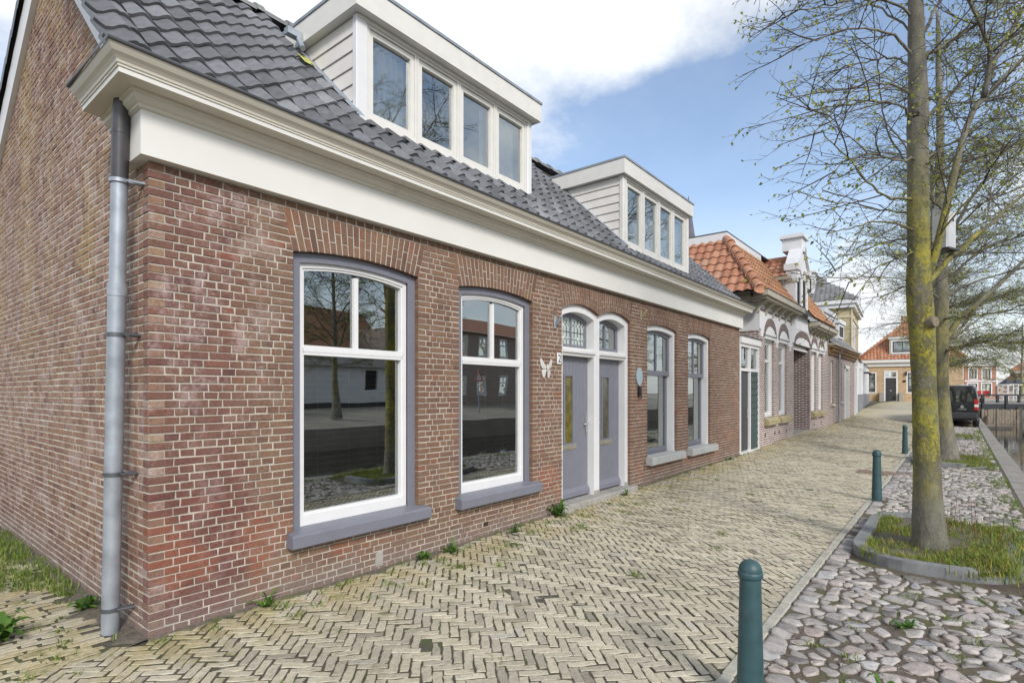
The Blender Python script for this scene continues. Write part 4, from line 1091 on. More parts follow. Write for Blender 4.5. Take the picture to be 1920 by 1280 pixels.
MB().lathe([(0, 0), (.008, 0), (.006, .004)], 8, (0, 0, 0)).build('screw', m_steel, t, smooth=True).rotation_euler = (rad(90), 0, 0)
t.children[-1].location = (0, -.017, .118)
t = thing('key_safe', 'black key box with a knob under the oval plaque', 'box', (6.97, -.01, 1.6))
MB().bbox(-.035, .035, -.045, .005, -.07, .085, .01).build('case', m_black, t); MB().bbox(-.02, .02, -.055, -.044, -.12, .01, .006).build('cover', m_black, t)
for (x, z, mt, lb) in ((4.585, 2.5, m_zinc, 'grey metal flag holder on brick left of the grey doors'), (7.06, 2.86, M('aged_brass', (.42, .36, .24), .5, .3), 'yellowish flag holder above the oval plaque')):
    t = thing('flag_holder', lb, 'bracket', (x, -.01, z))
    MB().bbox(-.02, .02, -.012, .006, -.09, .07, .004).build('back_plate', mt, t); MB().tube([(0, -.01, -.05), (.0, -.045, -.01), (.0, -.1, .065)], [.014, .02, .022], 10).tube([(0, -.1, .065), (0, -.105, .07)], [.022, .016], 10).build('socket', mt, t)
# ------------------------------------------------------------------ neighbours
fY = lambda u, v, w: (u, -v, w)                          # wall facing the street (local -y)
fL = lambda u, v, w: (-v, u, w)                          # wall facing local -x
def holed(mb, fn, u0, u1, w0, w1, ops, depth=.12, m=0):
    us = sorted({u0, u1, *[o[0] for o in ops], *[o[1] for o in ops]}); ws = sorted({w0, w1, *[o[2] for o in ops], *[o[3] for o in ops]})
    for a, b in zip(us, us[1:]):
        for c, d in zip(ws, ws[1:]):
            if any(o[0] <= a and b <= o[1] and o[2] <= c and d <= o[3] for o in ops): continue
            mb.add([fn(a, 0, c), fn(b, 0, c), fn(b, 0, d), fn(a, 0, d)], [(0, 1, 2, 3)], .5, m)
    for a, b, c, d in ops:
        for q in (((a, c), (a, d)), ((a, d), (b, d)), ((b, d), (b, c)), ((b, c), (a, c))):
            (p0, q0), (p1, q1) = q
            mb.add([fn(p0, 0, q0), fn(p1, 0, q1), fn(p1, -depth, q1), fn(p0, -depth, q0)], [(0, 1, 2, 3)], .5, m)
def fbox(mb, fn, u0, u1, v0, v1, w0, w1, m=0):
    return mb.add([fn(u, v, w) for w in (w0, w1) for u, v in ((u0, v0), (u1, v0), (u1, v1), (u0, v1))], [(0, 3, 2, 1), (4, 5, 6, 7), (0, 1, 5, 4), (1, 2, 6, 5), (2, 3, 7, 6), (3, 0, 4, 7)], .5, m)
def fwin(par, fn, a, b, c, d, depth, fw, mf, ms, transom=None, mull=None, glass=None, blind=None, name='window', casing=None):
    w = link(name, None, par) if par.parent is None else par
    f = MB()
    for q in ((a, a + fw, c, d), (b - fw, b, c, d), (a + fw, b - fw, c, c + fw), (a + fw, b - fw, d - fw, d)): fbox(f, fn, q[0], q[1], -depth, -depth + .06, q[2], q[3])
    f.build('frame', mf, w)
    s = MB(); a2, b2, c2, d2 = a + fw, b - fw, c + fw, d - fw; sw = fw * .7
    for q in ((a2, a2 + sw, c2, d2), (b2 - sw, b2, c2, d2), (a2 + sw, b2 - sw, c2, c2 + sw), (a2 + sw, b2 - sw, d2 - sw, d2)): fbox(s, fn, q[0], q[1], -depth - .02, -depth + .03, q[2], q[3])
    if transom: fbox(s, fn, a2 + sw, b2 - sw, -depth - .018, -depth + .035, transom - sw * .6, transom + sw * .6)
    if mull:
        for xm in (mull if isinstance(mull, (list, tuple)) else [(a + b) / 2]): fbox(s, fn, xm - sw * .35, xm + sw * .35, -depth - .016, -depth + .025, transom if transom else c2 + sw, d2 - sw)
    s.build('sash', ms, w)
    MB().add([fn(a2, -depth - .005, c2), fn(b2, -depth - .005, c2), fn(b2, -depth - .005, d2), fn(a2, -depth - .005, d2)], [(0, 1, 2, 3)]).build('pane', glass or m_fglass, w)
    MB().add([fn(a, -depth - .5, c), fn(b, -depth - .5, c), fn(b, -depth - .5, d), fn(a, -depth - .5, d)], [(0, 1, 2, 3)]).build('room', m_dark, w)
    if blind: MB().add([fn(a2, -depth - .1, blind), fn(b2, -depth - .1, blind), fn(b2, -depth - .1, d2), fn(a2, -depth - .1, d2)], [(0, 1, 2, 3)]).build('blind', m_curt, w)
    return w
def tiled_plane(name, parent, mat, o, ux, uy, nu, nv, tw, tg, keep=None, cap=0, seed=1, rest='roof_tile_field', piece='roof_tile'):
    """pantiles laid from o along ux (across) and uy (up the slope)"""
    ux, uy = Vector(ux).normalized(), Vector(uy).normalized(); un = ux.cross(uy); o = Vector(o); r = R(seed); big = MB()
    n = 6; us = [i / (n - 1) * 1.04 - .02 for i in range(n)]
    hh = lambda u: tw * .1 * math.sin(2 * math.pi * (u - .08))
    base = [(u * tw - tw / 2, 0, hh(u) + .012) for u in us] + [(u * tw - tw / 2, 0, hh(u) + .04) for u in us] + [(u * tw - tw / 2, tg + .04, hh(u) + .008) for u in us]
    fs = [(k * n + i, k * n + i + 1, (k + 1) * n + i + 1, (k + 1) * n + i) for k in range(2) for i in range(n - 1)]
    me = MB().add(base, fs).mesh(piece, mat, smooth=True); sharp(me); me.attributes.remove(me.attributes['tone'])
    lst = [(i, j) for j in range(nv) for i in range(nu)]
    for i, j in lst:
        p = o + ux * ((i + .5) * tw) + uy * (j * tg)
        if keep and not keep(p): continue
        t = min(1, max(0, r.gauss(.45, .24)))
        if cap > 0:
            from mathutils import Matrix
            mt = Matrix((ux, uy, un)).transposed().to_4x4(); ob = link(piece, me, parent); ob.matrix_local = Matrix.Translation(p) @ mt; ob['tone'] = t; cap -= 1
        else: big.add([tuple(p + ux * v[0] + uy * (v[1] + 0) + un * (v[2] + 0)) for v in base], fs, t)
    if big.f:
        ob = big.build(rest, mat, parent, smooth=True, kind='stuff'); sharp(ob.data)
m_pbrick = farbrick('purple_brick', (.15, .085, .082), (.25, .15, .135), (.6, .56, .52), .2, .058)
m_arch = M('arch_brick_mauve', (.165, .125, .118), .85, var=.3, scale=9, bump=.5, bscale=30)
m_dbrick = farbrick('dark_recess_brick', (.095, .05, .05), (.14, .075, .07), (.6, .57, .54), .22, .062, msz=.009)
m_bbrick = farbrick('brown_brick', (.17, .1, .085), (.27, .17, .14), (.5, .46, .42), .2, .058)
m_ybrick = farbrick('yellow_brick', (.36, .29, .15), (.46, .38, .2), (.45, .4, .3), .22, .065)
m_tan = farbrick('tan_brick', (.42, .26, .13), (.56, .37, .19), (.5, .42, .32), .2, .06)
m_rbrick = farbrick('red_brick', (.3, .09, .055), (.4, .13, .075), (.4, .3, .25), .2, .06)
m_plaster = M('plaster', (.64, .645, .66), .7, var=.06, scale=2, bump=.15, bscale=40, dirt=((.5, .5, .49), 3, .58, .35))
m_beige = M('beige_moulding', (.4, .365, .3), .6, var=.12, dirt=((.24, .21, .17), 5, .55, .5))
m_ochre = M('ochre_sill', (.33, .28, .16), .8, var=.22, scale=8, bump=.4, dirt=((.16, .15, .05), 5, .5, .6))
m_dgreen = M('dark_green_paint', (.03, .055, .05), .45, var=.12)
m_dgrey = M('dark_grey_paint', (.045, .047, .05), .45, var=.12)

# ---- passage gate between the near house and the white-trimmed one
t = thing('passage_gate', 'white framed side entrance with a dark door and green weatherboards', 'gate', (0, 0, 0))
g0 = .1
MB().box(12.34, 14.0, -.05, .1, 2.77, 2.93).box(12.33, 14.02, -.075, .12, 2.931, 2.955, m=1).build('fascia_board', [m_white, m_dzinc], t)
f = MB()
for q in ((12.34, 12.41, g0, 2.77), (13.13, 13.2, g0, 2.77), (13.88, 13.95, g0, 2.77)): f.box(q[0], q[1], -.01, .1, q[2], q[3])
f.box(12.41, 13.13, -.008, .1, 2.1, 2.17).box(13.2, 13.88, -.008, .1, 2.1, 2.17).box(12.41, 13.13, -.007, .1, 2.69, 2.77).box(13.2, 13.88, -.007, .1, 2.69, 2.77).box(12.36, 13.95, -.04, .12, -.02, .15)
f.build('frame', m_white, t)
MB().box(12.42, 13.12, .05, .09, .16, 2.1).build('door', m_dgrey, t)
for k in range(6): MB().bbox(12.425 + k * .116, 12.535 + k * .116, .035, .05, .17, 2.09, .006).build('plank', m_dgrey, t)
MB().tube([(13.04, .04, 1.05), (13.04, -.02, 1.05), (12.94, -.02, 1.05)], .01, 8).box(13.02, 13.06, .02, .034, .95, 1.18).build('handle', m_steel, t)
k = 0; z = .17
while z < 2.08: MB().prism([(.05, z), (.0, z), (.022, min(z + .163, 2.1)), (.05, min(z + .163, 2.1))], lambda p, q, s_: (s_, p, q), 13.2, 13.88).build('weatherboard', m_dgreen, t); z += .168
for a, b in ((12.41, 13.13), (13.2, 13.88)): pane('pane', m_fglass, t, [(a, 2.17), (b, 2.17), (b, 2.69), (a, 2.69)], .05)
MB().quad((12.34, 1.8, 0), (13.95, 1.8, 0), (13.95, 1.8, 2.9), (12.34, 1.8, 2.9)).box(12.36, 13.97, .13, 2, 2.78, 2.9).build('room', m_room, t)

# ---- white-trimmed house with the orange roof
t = thing('gabled_house', 'small brick house with white plaster trim, orange tile roof and white pointed gable', 'house')
A0, A1, R0, R1, B1 = 13.97, 17.86, 17.86, 20.3, 23.72
wz0, wz1 = .9, 3.2
wa = [(14.5, 15.5), (16.0, 17.0), (20.5, 21.4), (21.8, 22.7)]
wm = MB()
holed(wm, fY, A0, A1, -.1, 3.95, [(a, b, wz0, wz1) for a, b in wa[:2]], .14)
holed(wm, fY, R1, B1, -.1, 3.8, [(a, b, wz0, wz1) for a, b in wa[2:]], .14)
holed(wm, fY, R0, R1, 3.12, 4.1, [], .1)
wm.quad((A0, 0, -.1), (A0, 4, -.1), (A0, 4, 3.95), (A0, 0, 3.95)); wm.build('facade_wall', m_pbrick, t)
MB().quad((R1, 0, -.1), (R1, 1.3, -.1), (R1, 1.3, 3.2), (R1, 0, 3.2)).quad((R0, 0, -.1), (R0, 1.3, -.1), (R0, 1.3, 3.2), (R0, 0, 3.2)).quad((R0, 1.3, -.1), (R1, 1.3, -.1), (R1, 1.3, 3.2), (R0, 1.3, 3.2)).quad((R0, 0, 3.12), (R1, 0, 3.12), (R1, 1.3, 3.12), (R0, 1.3, 3.12)).build('porch_wall', m_dbrick, t)
MB().box(18.3, 19.5, 1.22, 1.3, .25, 2.5).build('porch_door', m_dgreen, t); MB().box(R0, R1, -.02, 1.3, -.1, .27).build('porch_floor', m_concrete, t)
MB().box(R0 + .02, R1 - .02, .12, .2, 3.0, 3.2).box(R0 + .02, R1 - .02, .08, .14, 2.96, 3.02).build('porch_transom', m_white, t)
pl = MB()                                               # plaster field with stepped tongues
for a, b, z in ((13.95, 14.1, 3.25), (14.1, 14.3, 3.05), (14.3, 15.55, 3.14), (15.55, 15.7, 2.98), (15.7, 15.8, 2.85), (15.8, 15.95, 2.98), (15.95, 17.1, 3.14), (17.1, 17.25, 2.98), (17.25, 17.4, 2.85), (17.4, 17.6, 2.98), (17.6, 20.5, 3.14), (20.5, 21.45, 3.14), (21.45, 21.55, 2.98), (21.55, 21.65, 2.86), (21.65, 21.78, 2.98), (21.78, 22.72, 3.14), (22.72, 22.9, 2.95), (22.9, 23.1, 3.05), (23.1, 23.4, 3.2)):
    pl.box(a, b + .001, -.018 - .001 * (int(a * 10) % 2), .0, z, 3.94 if a < 17.8 else 3.78)
pl.box(A0 - .018, A0 - .001, -.0, .8, 3.2, 3.94).build('plaster_band', m_plaster, t)
for a, b in ((14.0, 17.5), (20.2, 23.3)): MB().box(a, b, -.034, -.02, 3.73 if a < 18 else 3.6, 3.78 if a < 18 else 3.65).build('string_course', m_arch, t)
for a, b in wa + [(R0 + .1, R1 - .1)]:
    xc, hw = (a + b) / 2, (b - a) / 2; z_ = 3.12; f = MB(); n = 12; rise_ = hw * .54 if hw < 1 else .26
    for i in range(n):
        p = [math.pi * (1 - (i + k) / n) for k in (0, 1)]
        ci = [(xc + math.cos(q) * hw, z_ + math.sin(q) * rise_) for q in p]; co = [(xc + math.cos(q) * (hw + .14), z_ - .02 + math.sin(q) * (rise_ + .24)) for q in p]
        f.add([(ci[0][0], -.035, ci[0][1]), (ci[1][0], -.035, ci[1][1]), (co[1][0], -.035, co[1][1]), (co[0][0], -.035, co[0][1]), (ci[0][0], .1, ci[0][1]), (ci[1][0], .1, ci[1][1]), (co[1][0], -.0, co[1][1]), (co[0][0], 0, co[0][1])], [(0, 1, 2, 3), (0, 4, 5, 1), (3, 2, 6, 7)])
    f.build('brick_arch', m_arch, t)
    MB().add([(xc, -.026, z_)] + [(xc + math.cos(math.pi * i / 12) * hw, -.026, z_ + math.sin(math.pi * i / 12) * rise_) for i in range(13)], [(0, i, i + 1) for i in range(1, 13)]).build('arch_panel', m_plaster, t)
    if hw < 1:
        MB().bbox(a - .02, b + .02, -.05, .1, 3.12, 3.2, .015).bbox(a + .01, b - .01, -.04, .1, 3.02, 3.09, .01).build('transom_moulding', m_white, t)
        fwin(t, fY, a, b, wz0 - .02, 3.05, .13, .09, m_white, m_white, transom=2.45, glass=m_fglass, blind=1.0 if a < 18 else 1.6)
        MB().prism([(.1, wz0 - .0), (-.02, wz0 - .0), (-.13, wz0 - .08), (-.13, wz0 - .2), (0, wz0 - .22)], lambda p, q, s_: (s_, p, q), a - .06, b + .1).build('sill', m_ochre, t)
for x in (14.5, 15.5, 16.0, 16.9, 21, 22.3): MB().box(x, x + .1, -.003, .0, .38, .47).build('air_vent', m_black, t)
def eave(x0, x1, z, par, endl):
    z += .06
    MB().box(x0, x1, -.36, .05, z + .06, z + .2).box(x0 + .06, x1 - .06, -.3, .05, z, z + .058).box(x0 + .12, x1 - .12, -.12, .05, z - .05, z - .002).box(x0 - .01, x1 + .01, -.375, .05, z + .201, z + .22, m=1).build('eaves_board', [m_beige, m_dzinc], par)
    n = int((x1 - x0) / .72)
    for i in range(n + 1):
        x = x0 + .32 + i * (x1 - x0 - .7) / n
        MB().prism([(0, z - .34), (-.05, z - .3), (-.07, z - .16), (-.22, z - .06), (-.24, z - .003), (0, z - .003)], lambda p, q, s_: (s_, p, q), x, x + .1).build('eaves_bracket', m_beige, par)
eave(13.42, 17.7, 3.9, t, 0); eave(18.9 + .95, 23.75, 3.72, t, 0)
MB().box(13.42, 13.5, -.0, 1.6, 4.02, 4.12).box(13.5, 13.97, .05, 1.6, 3.95, 4.02).build('side_eaves', m_beige, t)
# roof: hip towards the near house, slope to the street, flat top
H0, H1 = Vector((13.0, -.25, 4.08)), Vector((14.47, 1.0, 5.84))
TOPZ = 5.84
sl = (H1 - H0); upF = Vector((0, 1.25, 1.76)); upL = Vector((1.47, 0, 1.76))
inF = lambda p: p.x > H0.x + (p.y - H0.y) / 1.25 * 1.47 + .12 and p.z < TOPZ + .02 and not (18.0 < p.x < 19.9) and p.x < 23.75
tiled_plane('front', t, m_otile2, (12.9, -.25, 4.1), (1, 0, 0), upF, 49, 9, .23, .27, inF, 150, 3)
inL = lambda p: p.y > H0.y + (p.x - H0.x) / 1.47 * 1.25 + .02 and p.z < TOPZ + .02
tiled_plane('left', t, m_otile, (13.0, 6.2, 4.1), (0, -1, 0), upL, 28, 8, .235, .3, inL, 130, 4)
MB().add([(13.0, -.25, 4.06), (23.75, -.25, 4.06), (23.75, 1, 5.8), (14.47, 1, 5.8), (13, 6, 4.06), (14.47, 6, 5.8)], [(0, 1, 2, 3), (0, 3, 5, 4)]).build('roof_deck', m_dark, t)
hp = MB(); nh = 8
for i in range(nh):
    a, b = H0 + sl * (i / nh), H0 + sl * ((i + 1.12) / nh); hp = MB(); nrm = Vector((-.6, -.6, .75)).normalized()
    hp.tube([a + nrm * .01, a + nrm * .05, b + nrm * .015], [.135, .135, .105], 10); o = hp.build('hip_tile', m_otile, t, smooth=True); sharp(o.data, 50); o['tone'] = R(i).uniform(-.1, .3)
MB().box(14.44, 17.85, .97, 1.0, TOPZ - .03, TOPZ + .2).box(14.41, 14.44, .97, 6, TOPZ - .03, TOPZ + .2).box(14.4, 23.7, .96, 6, TOPZ + .201, TOPZ + .23, m=1).build('flat_roof_edge', [m_white, m_dzinc], t)
# cross gable over the porch
GX0, GX1 = 17.98, 19.8; gx = (GX0 + GX1) / 2
gw = MB(); holed(gw, lambda u, v, w: (u, -.03 - v, w), GX0, GX1, 3.6, 5.62, [(18.2, 18.76, 4.25, 5.3), (19.02, 19.58, 4.25, 5.3)], .12)
gw.add([(GX0, -.03, 5.62), (GX1, -.03, 5.62), (gx + .18, -.03, 6.3), (gx - .18, -.03, 6.3)], [(0, 1, 2, 3)])
gw.quad((GX0, -.03, 3.6), (GX0, 2.2, 3.6), (GX0, 2.2, 5.3), (GX0, -.03, 5.3)).quad((GX1, -.03, 3.6), (GX1, 2.2, 3.6), (GX1, 2.2, 5.3), (GX1, -.03, 5.3)).build('gable', m_plaster, t)
cp = MB()
for sx in (-1, 1):
    x0 = gx + sx * (GX1 - gx + .06); xi = gx + sx * .22
    cp.add([(x0, -.115, 5.62), (xi, -.115, 6.38), (xi, .28, 6.38), (x0, .28, 5.62), (x0, -.115, 5.5), (xi, -.115, 6.2), (xi, .28, 6.2), (x0, .28, 5.5)], [(0, 1, 2, 3), (0, 4, 5, 1), (4, 7, 6, 5), (0, 3, 7, 4), (2, 3, 7, 6)])
    x0 += sx * .025; cp.box(min(x0, x0 - sx * .32), max(x0, x0 - sx * .32), -.13, .3, 5.46, 5.66).box(min(x0 - sx * .04, x0 - sx * .26), max(x0 - sx * .04, x0 - sx * .26), -.08, .25, 5.1, 5.45)
cp.box(gx - .34, gx + .34, -.09, .5, 6.22, 6.62).box(gx - .42, gx + .42, -.16, .56, 6.62, 6.7).box(gx - .38, gx + .38, -.12, .52, 6.7, 6.76).build('gable_coping', m_plaster, t)
for a, b in ((18.2, 18.76), (19.02, 19.58)):
    fwin(t, lambda u, v, w: (u, -.03 - v, w), a, b, 4.25, 5.3, .1, .05, m_dgrey, m_dgrey, transom=4.95, glass=m_fglass)
    f = MB(); xc, hw = (a + b) / 2, (b - a) / 2
    for i in range(8):
        p = [math.pi * (1 - (i + k) / 8) for k in (0, 1)]; f.add([(xc + math.cos(p[0]) * hw, -.045, 5.3 + math.sin(p[0]) * .22), (xc + math.cos(p[1]) * hw, -.045, 5.3 + math.sin(p[1]) * .22), (xc + math.cos(p[1]) * (hw + .06), -.045, 5.3 + math.sin(p[1]) * .34), (xc + math.cos(p[0]) * (hw + .06), -.045, 5.3 + math.sin(p[0]) * .34)], [(0, 1, 2, 3)])
    f.build('brick_arch', m_pbrick, t)
for sx in (-1, 1):
    xe = gx + sx * (GX1 - gx + .14); up = Vector((-sx * (GX1 - gx + .14), 0, .75))
    tiled_plane('cross', t, m_otile, (xe, 2.55, 5.28) if sx < 0 else (xe, .2, 5.28), (0, -1, 0) if sx < 0 else (0, 1, 0), up, 10, 5, .235, .27, None, 50 if sx < 0 else 0, 8 + sx)
MB().add([(GX0 - .12, .2, 5.26), (gx, .2, 6.0), (gx, 2.6, 6.0), (GX0 - .12, 2.6, 5.26), (GX1 + .12, .2, 5.26), (GX1 + .12, 2.6, 5.26)], [(0, 1, 2, 3), (1, 4, 5, 2)]).build('cross_deck', m_dark, t)
for i in range(6): o = MB().tube([(gx, .25 + i * .38, 6.02), (gx, .66 + i * .38, 6.03)], [.115, .1], 10).build('ridge_tile', m_otile, t, smooth=True); sharp(o.data, 50)
MB().box(GX0 - .22, GX0 - .1, .05, 1.75, 5.16, 5.26).build('side_gutter', m_beige, t)
for y in (.35, 1.15): MB().prism([(GX0, 4.85), (GX0 - .04, 4.88), (GX0 - .14, 5.14), (GX0, 5.14)], lambda p, q, s_: (p, s_, q), y, y + .08).build('eaves_bracket', m_beige, t)
# raking white parapet at the far end
f = MB(); f.add([(23.72, -.3, 3.95), (23.72, 1.5, 6.1), (23.72, 1.5, 6.35), (23.72, -.3, 4.2), (23.95, -.3, 3.95), (23.95, 1.5, 6.1), (23.95, 1.5, 6.35), (23.95, -.3, 4.2)], [(0, 1, 2, 3), (3, 2, 6, 7), (0, 3, 7, 4), (4, 5, 6, 7)]); f.build('parapet', m_plaster, t)

# ---- low brown brick house with two white dormers
t = thing('low_house', 'low brown brick house with corbelled eaves and two white dormers', 'house')
ops = [(24.5, 25.1, 1.1, 2.9), (26.6, 27.2, 1.15, 2.85), (27.9, 29.0, .3, 2.75)]
wm = MB(); holed(wm, lambda u, v, w: (u, .02 - v, w), 23.74, 31.0, -.1, 3.1, ops, .15); wm.build('facade_wall', m_bbrick, t)
f2 = lambda u, v, w: (u, .02 - v, w)
for o in ops[:2]:
    fwin(t, f2, *o, .12, .07, m_white, m_white, transom=2.2, glass=m_fglass)
    MB().prism([(.1, o[2]), (-.03, o[2]), (-.1, o[2] - .08), (0, o[2] - .12)], lambda p, q, s_: (s_, p, q), o[0] - .05, o[1] + .05).build('sill', m_beige, t)
MB().box(27.9, 28.02, -.03, .12, .3, 2.75).box(28.9, 29.02, -.03, .12, .3, 2.75).box(27.9, 29.02, -.04, .12, 2.65, 2.8).build('door_frame', m_white, t); MB().box(28.02, 28.9, .1, .15, .3, 2.65).build('door', m_dgreen, t)
m_corb = M('corbel_brick', (.2, .12, .06), .85, var=.35, scale=12, bump=.5, dirt=((.09, .06, .045), 3, .5, .6))
b = MB().box(23.8, 31.2, -.06, .05, 3.1, 3.22).box(23.8, 31.2, -.2, .05, 3.36, 3.46)
for i in range(26): b.box(23.9 + i * .285, 24.05 + i * .285, -.16, .03, 3.22, 3.36)
b.box(23.8, 31.2, -.05, .04, 3.22, 3.36).build('corbel_course', m_corb, t); MB().box(23.8, 31.3, -.26, .06, 3.461, 3.54).build('eaves_board', m_beige, t)
MB().quad((23.8, -.2, 3.5), (31.2, -.2, 3.5), (31.2, 2.4, 6.0), (23.8, 2.4, 6.0)).build('roof', m_greytile, t)
for a, b_, y, z0, z1 in ((24.6, 27.2, .35, 4.0, 5.05), (28.2, 29.8, .35, 4.0, 4.95)):
    D = link('dormer', None, t)
    MB().box(a, b_, y, 2.2, z0, z1 - .15).build('cheek', m_plaster, D); MB().box(a - .1, b_ + .1, y - .12, 2.2, z1 - .16, z1 + .02).build('roof_edge', m_white, D)
    fwin(D, lambda u, v, w, y=y: (u, y - .01 - v, w), a + .1, b_ - .1, z0 + .1, z1 - .2, .0, .08, m_white, m_dgrey, mull=True, glass=m_fglass)
MB().tube([(25.9, -.08, .25), (25.9, -.08, 3.2), (25.9, -.18, 3.4)], .045, 10).build('downpipe', m_zinc, t)

# ---- white plastered house, turned a little with the bend of the street
rz = rad(4.0); t = thing('white_house', 'white plastered house with a grey plinth and raking parapets at the bend of the street', 'house', (31.05, .0, 0), rz)
wm = MB(); holed(wm, fY, 0, 16, .2, 3.3, [(.5, 1.6, .4, 2.8), (4, 5, 1.4, 2.9), (8, 9, 1.4, 2.9)], .1); wm.quad((0, 0, 0), (0, 5, 0), (0, 5, 3.3), (0, 0, 3.3)).quad((16, 0, 0), (16, 5, 0), (16, 5, 3.3), (16, 0, 3.3)).build('wall', m_plaster, t)
MB().box(2.2, 16.02, -.03, .02, .2, 1.45).build('plinth', M('grey_plinth', (.2, .21, .23), .7, var=.1), t)
MB().box(.55, 1.55, .05, .1, .4, 2.8).build('door', m_dgreen, t)
for xx in (0, 5.2):
    MB().add([(xx, -.12, 3.25), (xx, 2.4, 5.3), (xx, 2.4, 3.2), (xx, -.12, 2.9), (xx + .3, -.12, 3.25), (xx + .3, 2.4, 5.3), (xx + .3, 2.4, 3.2), (xx + .3, -.12, 2.9)], [(0, 1, 2, 3), (0, 4, 5, 1), (0, 3, 7, 4), (4, 5, 6, 7)]).build('parapet', m_plaster, t)
MB().quad((.3, -.1, 3.3), (16, -.1, 3.3), (16, 2.4, 5.2), (.3, 2.4, 5.2)).build('roof', m_greytile, t)
MB().box(9, 9.3, -.25, 0, 2.75, 2.85).tube([(9.1, -.2, 2.8), (9.1, -.4, 2.7)], .06, 8).build('wall_lamp', m_black, t)

# ---- tall yellow-brick house with grey hipped roof
px_, py_, pz_ = P2(1596, 565, 42)
t = thing('yellow_house', 'tall yellow brick house with a grey tiled hipped roof behind the white one', 'house', (px_, py_, 0), rz)
H_ = 8.35
MB().quad((0, 0, 0), (9, 0, 0), (9, 0, H_), (0, 0, H_)).quad((0, 0, 0), (0, 9, 0), (0, 9, H_), (0, 0, H_)).build('wall', m_ybrick, t)
MB().box(-.06, .5, -.06, .02, 0, H_ - .2).box(-.05, .02, -.058, 9, 7.25, 7.45).box(-.05, 9, -.056, .02, 7.25, 7.45).build('corner_strip', M('sand_plaster', (.5, .44, .3), .8, var=.1), t)
MB().box(-.4, 9.4, -.4, 9.4, H_ - .05, H_ + .25).box(-.25, 9.2, -.25, 9.2, H_ - .35, H_ - .051).build('eaves_board', m_white, t)
apx = (3.6, 3.6, 13.2)
MB().add([(-.42, -.42, H_ + .26), (9.4, -.42, H_ + .26), (9.4, 9.4, H_ + .26), (-.42, 9.4, H_ + .26), (4.4, 4.4, 12.6), (4.8, 4.8, 12.6)], [(0, 1, 5, 4), (1, 2, 5), (2, 3, 4, 5), (3, 0, 4)]).build('roof_deck', m_greytile, t)
upv = Vector((4.82, 0, 12.6 - H_ - .26)); kp = lambda p: p.y > -.42 + (p.x + .42) and p.y < 9.4 - (p.x + .42) and p.z < 12.55
tiled_plane('hip', t, m_greytile, (-.42, 9.4, H_ + .24), (0, -1, 0), upv, 30, 19, .33, .34, kp, 0, 5)
D = link('dormer', None, t)
MB().box(.55, 2.4, 2.55, 4.6, 9.3, 11.05).build('cheek', m_white, D); MB().box(.4, 2.6, 2.4, 4.75, 11.05, 11.25).build('roof_edge', m_white, D)
fwin(D, lambda u, v, w: (.54 - v, u, w), 2.75, 4.4, 9.5, 10.9, 0, .12, m_dgrey, m_dgrey, glass=m_fglass, blind=9.6)
MB().tube([(3.4, 4.2, 11.7), (3.4, 4.2, 13.6)], .22, 8).tube([(3.4, 4.2, 13.6), (3.4, 4.2, 13.75)], .3, 8).build('flue', m_zinc, t)
for u, z0 in ((1.5, 5), (3.3, 5)): fwin(t, fY, u, u + 1, z0, z0 + 2, .0, .1, m_white, m_dgrey, glass=m_fglass)

# ---- house at the end of the street
ex, ey, ez = W((1612 - 960) / F * 48, 48, .77)
t = thing('end_house', 'tan brick cottage with orange tiled hip roof facing down the street', 'house', (ex, ey, ez - .1), TH - rad(90 + 32)); kx = 48 / F
HW = 7.0; wz = lambda py: (752 - py) * kx + .1; wx = lambda px: (px - 1612) * kx * .85
ops = [(wx(1618), wx(1643), wz(737), wz(698)), (wx(1656), wx(1681), .1, wz(696)), (wx(1696), wx(1721), wz(737), wz(698)), (wx(1742), wx(1766), wz(737), wz(698))]
wm = MB(); holed(wm, fY, 0, HW, -.3, wz(688), ops, .12); wm.quad((0, 0, -.3), (0, 8, -.3), (0, 8, wz(688)), (0, 0, wz(688))); wm.build('wall', m_tan, t)
for i in (0, 2, 3): fwin(t, fY, *ops[i], .06, .1, m_white, m_dgrey, transom=wz(710), mull=[(ops[i][0] + ops[i][1]) / 2], glass=m_fglass, blind=wz(729))
o = ops[1]; dr = link('front_door', None, t)
f = MB(); f.box(o[0], o[0] + .12, -.03, .1, .1, o[3]).box(o[1] - .12, o[1], -.03, .1, .1, o[3]).box(o[0] + .12, o[1] - .12, -.03, .1, o[3] - .1, o[3]).box(o[0] + .12, o[1] - .12, -.02, .1, wz(709), wz(707)).build('door_frame', m_white, dr)
f = MB().box(o[0] + .12, o[1] - .12, .04, .1, .2, wz(709))
for za in (wz(750), wz(744) + .06, wz(733), wz(720) + .1): f.bbox(o[0] + .24, o[1] - .24, .02, .05, za + .06, za + .34, .02)
f.build('door_leaf', m_dgrey, dr); MB().box(o[0] + .42, o[1] - .42, .01, .03, wz(733), wz(731)).build('letter_slot', m_brass, dr); MB().box(o[0] + .1, o[1] - .1, .07, .09, wz(707), o[3] - .1).build('pane', m_fglass, dr)
for xx in (o[0] - .35, o[1] + .05): MB().bbox(xx, xx + .3, -.4, -.05, -.1, .85, .03).build('door_post', m_concrete, t)
MB().box(-.1, HW + .1, -.12, .02, wz(688), wz(681)).box(-.2, HW + .2, -.3, .02, wz(681) + .001, wz(676)).build('eaves_board', m_white, t)
zt_ = wz(603); ap = HW / 2 + .1
MB().add([(-.2, -.3, wz(676)), (HW + .2, -.3, wz(676)), (ap, 2.0, zt_ - .03), (-.2, 6, wz(676)), (ap, 4.4, zt_), (HW + .2, 6, wz(676))], [(0, 1, 2), (0, 2, 4, 3), (1, 5, 4, 2)]).build('roof_deck', m_otile, t)
upv = Vector((0, 2.3, zt_ - wz(676))); zq = wz(676)
